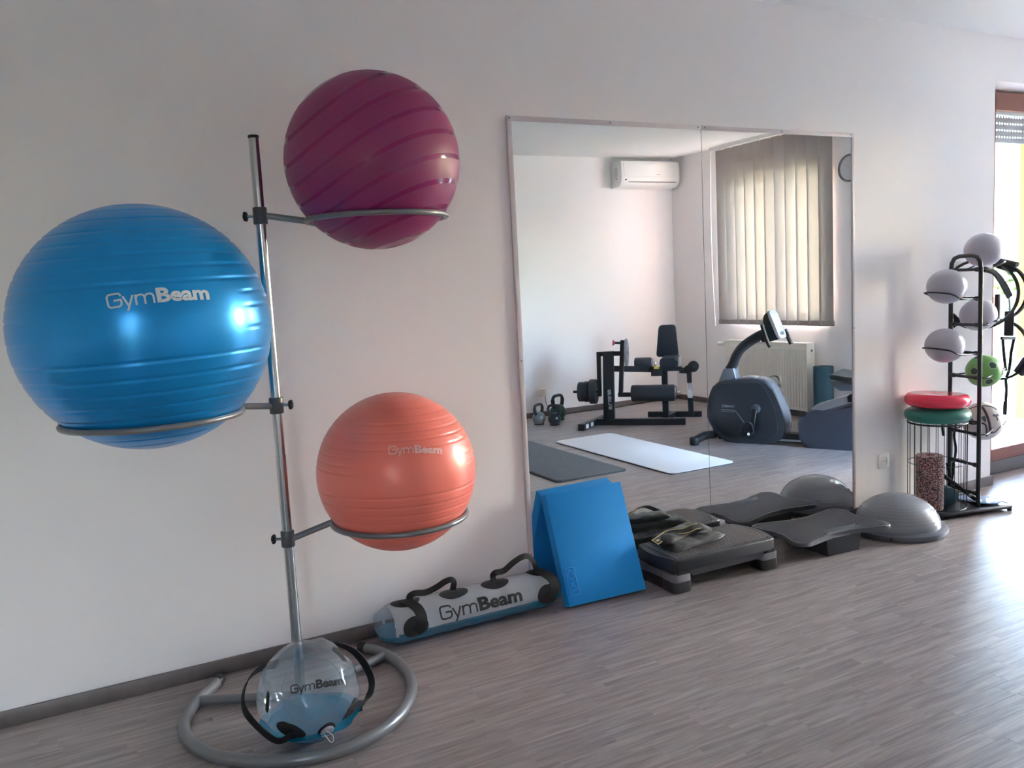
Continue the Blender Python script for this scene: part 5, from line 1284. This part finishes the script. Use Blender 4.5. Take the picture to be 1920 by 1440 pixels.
bm = nb(); add_box(bm, (-.05, -.04, -.03), (.05, .03, .03), frame_M(mp(1231, 697, ds-.02), E1, UPV, toV), .004); ob('adjuster_block', bm, M_MF, t)
g0, g1, g2 = mp(1274, 694, ds), mp(1287, 694, ds), mp(1300, 687, ds); bm = nb(); add_tube(bm, ctr([g0, g1, g2], n=5), [.028]*5+[.04]*6, 14); ob('hand_grip', bm, M_RUB, t)
bm = nb(); add_cyl(bm, g2-toV*.03, g2+toV*.03, .052, 24, bev=.01); gk = ob('grip_end', bm, M_RUB, t); bm = nb(); add_cyl(bm, g2+toV*.028, g2+toV*.034, .014, 14); ob('end_bolt', bm, M_CHROME, gk)
u0, u1, u2, u3 = mp(1292, 696, ds+.12), mp(1293, 717, ds+.12), mp(1294.5, 746, ds+.12), mp(1296, 766, ds+.12)
mbar('rear_upright', u0, u1, .045, .05, E2); mbar('chrome_tube', u1, u2, .042, .046, E2, M_CHROME); mbar('rear_upright', u2, V((u3.x, u3.y, .03)), .05, .055, E2)
bm = nb(); add_box(bm, (-.024, -.024, -.001), (.024, .024, .001), frame_M(mp(1293.5, 739, ds+.094), E1, UPV, toV), .0004, 1); ob('sticker', bm, M_WHITE, t)

# ------------------------------------------------------------------ recumbent exercise bike (mirror side)
b1 = V((.479, -.878, 0)); b2 = V((.878, .479, 0)); Q0 = V((4.62, 2.14, 0))
def bp(px, py, d=0.0): return mplane(px, py, Q0+b2*d, b2)
def bc_(x, y, d=0.0): return bp(1290+x/4.966, 570+y/4.966, d)
K1, K2 = V((b1.x, -b1.y, 0)), V((b2.x, -b2.y, 0)); tov = -K2
t = thing('exercise_bike', 'dark grey recumbent exercise bike with silver console, seen in the mirror', 'exercise bike', mir(Q0))
MB = frame_M(V((0, 0, 0)), K1, UPV, -K2); MBi = MB.inverted()
def shape(pts, d=0.0): return [((MBi @ bc_(x, y, d)).x, (MBi @ bc_(x, y, d)).y) for x, y in pts]
zc0 = (MBi @ bc_(500, 900)).z
body = [(188, 1100), (178, 960), (203, 835), (240, 760), (300, 722), (480, 700), (640, 698), (735, 735), (800, 830), (850, 940), (885, 1040), (902, 1150), (880, 1250), (760, 1296), (500, 1296), (330, 1275), (255, 1180)]
W2_ = .20
bm = nb(); add_prism(bm, smooth2(shape(body), 3), zc0-W2_, zc0+.0, MB, .02, 3); sh = ob('shell', bm, M_BIKE, t)
inner = [(228, 1090), (222, 970), (245, 860), (275, 790), (330, 752), (480, 735), (640, 735), (700, 765), (752, 850), (800, 960), (825, 1060), (835, 1150), (815, 1225), (740, 1262), (500, 1262), (360, 1240), (275, 1160)]
bm = nb(); add_prism(bm, smooth2(shape(inner), 3), zc0-.002, zc0+.010, MB, .004, 2); ob('side_cover', bm, mat('dark_side_cover', (50, 54, 64), .28), t)
bm = nb(); strip = [(640, 694), (735, 728), (800, 820), (850, 935), (888, 1040), (908, 1150), (885, 1255), (862, 1250), (880, 1150), (862, 1045), (826, 945), (775, 835), (715, 750), (636, 716)]
add_prism(bm, smooth2(shape(strip), 3), zc0-.17, zc0-.02, MB, .003, 1); ob('rim_strip', bm, mat('mid_grey_strip', (104, 108, 118), .3, .2), t)
bm = nb(); add_prism(bm, smooth2(shape([(452, 704), (470, 690), (500, 684), (560, 682), (600, 688), (604, 704)]), 3), zc0-.15, zc0-.05, MB, .003, 1); ob('bottle_holder', bm, M_SILV, t)
bm = nb(); add_prism(bm, shape([(258, 748), (310, 612), (405, 606), (432, 704), (300, 730)]), zc0-.15, zc0-.04, MB, .010, 2); ob('neck_base', bm, mat('grey_neck_plastic', (126, 128, 138), .36, .2), t)
dm = .095
P_ = ctr([bc_(388, 612, dm), bc_(420, 560, dm), bc_(452, 480, dm), bc_(500, 410, dm), bc_(575, 350, dm), bc_(660, 300, dm), bc_(740, 262, dm)], n=6); bm = nb(); add_tube(bm, P_, .042, 16, sq=(.040, .034)); ob('console_mast', bm, mat('dark_blue_grey_mast', (44, 47, 56), .4), t)
bm = nb(); add_prism(bm, rpoly(shape([(722, 108), (768, 68), (800, 120), (880, 318), (760, 352), (700, 345), (728, 250)], dm), .012), zc0-.165, zc0-.025, MB, .010, 2); hs = ob('console_housing', bm, M_BLACK, t)
# console face plane: spans between near edge and far edge, leaning back
fn0, fn1 = bc_(768, 66, .02), bc_(872, 318, .02); ff0, ff1 = bc_(768, 66, .17), bc_(872, 318, .17)
fy = ((fn0+ff0)/2-(fn1+ff1)/2).normalized(); fx_ = K2.copy(); fz = fx_.cross(fy); fz = fz if fz.dot(K1) > 0 else -fz
MF_ = frame_M((fn0+ff0+fn1+ff1)/4+fz*.006, fx_, fy, fz); Lf = (fn0-fn1).length
bm = nb(); add_prism(bm, rrect(.19, Lf*1.04, .045, 6), -.012, .012, MF_, .005, 2); ob('console_face', bm, M_SILV, t)
bm = nb(); add_prism(bm, rrect(.135, Lf*.42, .008, 3, 0, Lf*.19), .0115, .0135, MF_, .001, 1); ob('display', bm, mat('pale_green_display', (176, 208, 206), .15), t)
for kx in (-.045, 0, .045):
    bm = nb(); add_prism(bm, rrect(.032, .018, .004, 3, kx, -Lf*.17), .0115, .0150, MF_, .001, 1); ob('button', bm, M_WHITE, t)
bm = nb(); add_prism(bm, rrect(.10, .03, .006, 3, 0, -Lf*.35), .0115, .0140, MF_, .001, 1); ob('button_panel', bm, M_DGREY, t)
def hbar(pts, d, nm):
    P_ = ctr([bc_(x, y, d) for x, y in pts], n=6); bm = nb(); add_tube(bm, P_, .0165, 12); o = ob(nm, bm, M_BLACK, t)
    bm = nb(); add_tube(bm, [p+tov*.008+K1*.012 for p in P_[3:-2]], .009, 8); ob('pulse_plate', bm, M_CHROME, o)
hbar([(688, 190), (708, 260), (736, 340), (766, 402)], -.01, 'handlebar'); hbar([(905, 235), (925, 290), (945, 340), (962, 372)], .24, 'handlebar')
bm = nb(); add_tube(bm, [bc_(722, 300, -.01), bc_(735, 292, .1), bc_(925, 300, .24)], .015, 10); ob('handlebar_cross_tube', bm, M_BLACK, t)
cA = bc_(632, 975, -.02); cE = bc_(602, 1185, -.02)
bm = nb(); add_cyl(bm, cA-tov*.02, cA+tov*.03, .035, 22, bev=.004); ob('crank_hub', bm, mat('hub_grey', (76, 80, 90), .35), t)
mbar('crank_arm', cA+tov*.03, cE+tov*.03, .034, .018, tov, M_BLACK, t)
def pedal(c, nm, m):
    bm = nb(); add_box(bm, (-.05, -.014, -.045), (.05, .014, .045), frame_M(c, K1, UPV, tov), .006); o = ob(nm, bm, M_BLACK, t)
    bm = nb(); Q = ctr([c+K1*-.045+UPV*.0, c+K1*-.05+UPV*.05, c+K1*-.02+UPV*.085, c+K1*.03+UPV*.08, c+K1*.05+UPV*.03, c+K1*.048], n=5); add_ribbon(bm, Q, [(p-c-UPV*.03).normalized() for p in Q], .034, .003); ob('pedal_strap', bm, M_RUB, o)
    bm = nb(); add_cyl(bm, c+K1*.03+tov*.045, c+K1*.03+tov*.052, .012, 12); ob('pedal_bolt', bm, M_CHROME, o)
pedal(cE+tov*.08+K1*-.02, 'pedal', M_BLACK); pedal(bc_(800, 770, .24), 'pedal', M_BLACK)
# printed name and line on the side cover
lz = zc0+.0106; nm_o = bc_(310, 962, -.012); pr = text_flat('HAMMER', .01); fit(pr, 0, .092, 0, .022)
rgt = -K1; end = bc_(428, 966, -.012)
for v in pr.verts: v.co = (MB @ V(((MBi @ end).x, (MBi @ end).y, lz)))+rgt*v.co.x*((nm_o-end).length/.092)+UPV*v.co.y
ob('lettering', pr, M_GREYT, t, False)
bm = nb(); Q = [MB @ V((x, y, lz)) for x, y in shape([(308, 984), (430, 990), (448, 1004), (525, 1110)], -.012)]; add_tube(bm, Q, .0022, 6); add_tube(bm, [MB @ V((x, y, lz)) for x, y in shape([(308, 998), (432, 1006)], -.012)], .0016, 6); ob('printed_line', bm, M_GREYT, t)
# front stabiliser with feet, base beam with rail
f0 = mir(at_z(1302, 828, .03)); f1_ = bc_(250, 1240, .05); f1_.z = .05
bm = nb(); add_tube(bm, ctr([f0+V((0, 0, .005)), f0.lerp(f1_, .5)+V((0, 0, .02)), f1_], n=5), .034, 14); ob('front_stabiliser', bm, M_BLACK, t)
bm = nb(); add_cyl(bm, V((f0.x, f0.y, .0)), V((f0.x, f0.y, .066)), .038, 20, bev=.01); ob('foot_cap', bm, M_RUB, t)
ba, bb_ = bc_(300, 1290, .08), bc_(1180, 1330, .08); ba.z = .055; bb_.z = .055; bb_ = ba+K1*(bb_-ba).length
mbar('base_beam', ba, bb_+K1*.75, .10, .075)
bm = nb(); r0_, r1_ = ba+K1*.30+tov*.052, bb_+tov*.052; add_bar(bm, V((r0_.x, r0_.y, .040)), V((r1_.x, r1_.y, .040)), .012, .016, UPV, .002); ob('seat_slide_rail', bm, M_ALU, t)
rear = [(1035, 1150), (1040, 1080), (1075, 1025), (1130, 1002), (1180, 985), (1300, 992), (1400, 985), (1520, 960), (1760, 900), (1980, 940), (2050, 1120), (2040, 1360), (1700, 1362), (1300, 1352), (1140, 1340), (1060, 1290)]
bm = nb(); add_prism(bm, smooth2(shape(rear), 3), zc0-.24, zc0+.03, MB, .025, 3); ob('rear_shell', bm, mat('rear_shell_grey', (64, 70, 84), .4), t)
for d in (.02,):
    bm = nb(); add_prism(bm, rpoly(shape([(1140, 975), (1200, 935), (1300, 905), (1520, 845), (1660, 800), (1700, 870), (1480, 930), (1380, 955), (1235, 1000), (1180, 1000)], 0), .012), zc0-.07, zc0+.0, MB, .006, 2); ob('seat_rail', bm, M_SILV, t)
bm = nb(); add_prism(bm, rpoly(shape([(1270, 1000), (1380, 958), (1560, 915), (1700, 880), (1700, 980), (1500, 985)], 0), .012), zc0-.20, zc0-.08, MB, .006, 2); ob('rail_panel', bm, mat('light_grey_panel', (140, 144, 152), .4, .1), t)
bm = nb(); add_prism(bm, rpoly(shape([(1485, 855), (1520, 840), (1600, 830), (1600, 905), (1490, 915)], 0), .008), zc0-.09, zc0+.01, MB, .005, 2); ob('rail_stop', bm, M_BLACK, t)
bm = nb(); add_prism(bm, rpoly(shape([(1348, 642), (1540, 672), (1900, 690), (1900, 740), (1540, 722), (1350, 685)], .0), .012), zc0-.30, zc0+.10, MB, .014, 3); st_ = ob('seat', bm, M_RUB, t)
bm = nb(); add_prism(bm, rpoly(shape([(1345, 715), (1400, 720), (1560, 740), (1900, 745), (1900, 800), (1430, 800), (1350, 745)], .0), .012), zc0-.26, zc0+.06, MB, .012, 3); ob('seat_pan', bm, mat('seat_pan_grey', (96, 104, 118), .4), t)
bm = nb(); add_prism(bm, rpoly(shape([(1600, 790), (1720, 790), (1760, 940), (1620, 940)], .0), .01), zc0-.16, zc0-.04, MB, .006, 2); ob('seat_support', bm, M_BLACK, t)
bm = nb(); add_prism(bm, rpoly(shape([(1850, 640), (1960, 330), (2040, 350), (1950, 700)], .0), .02), zc0-.30, zc0+.10, MB, .02, 3); ob('backrest', bm, M_RUB, t)
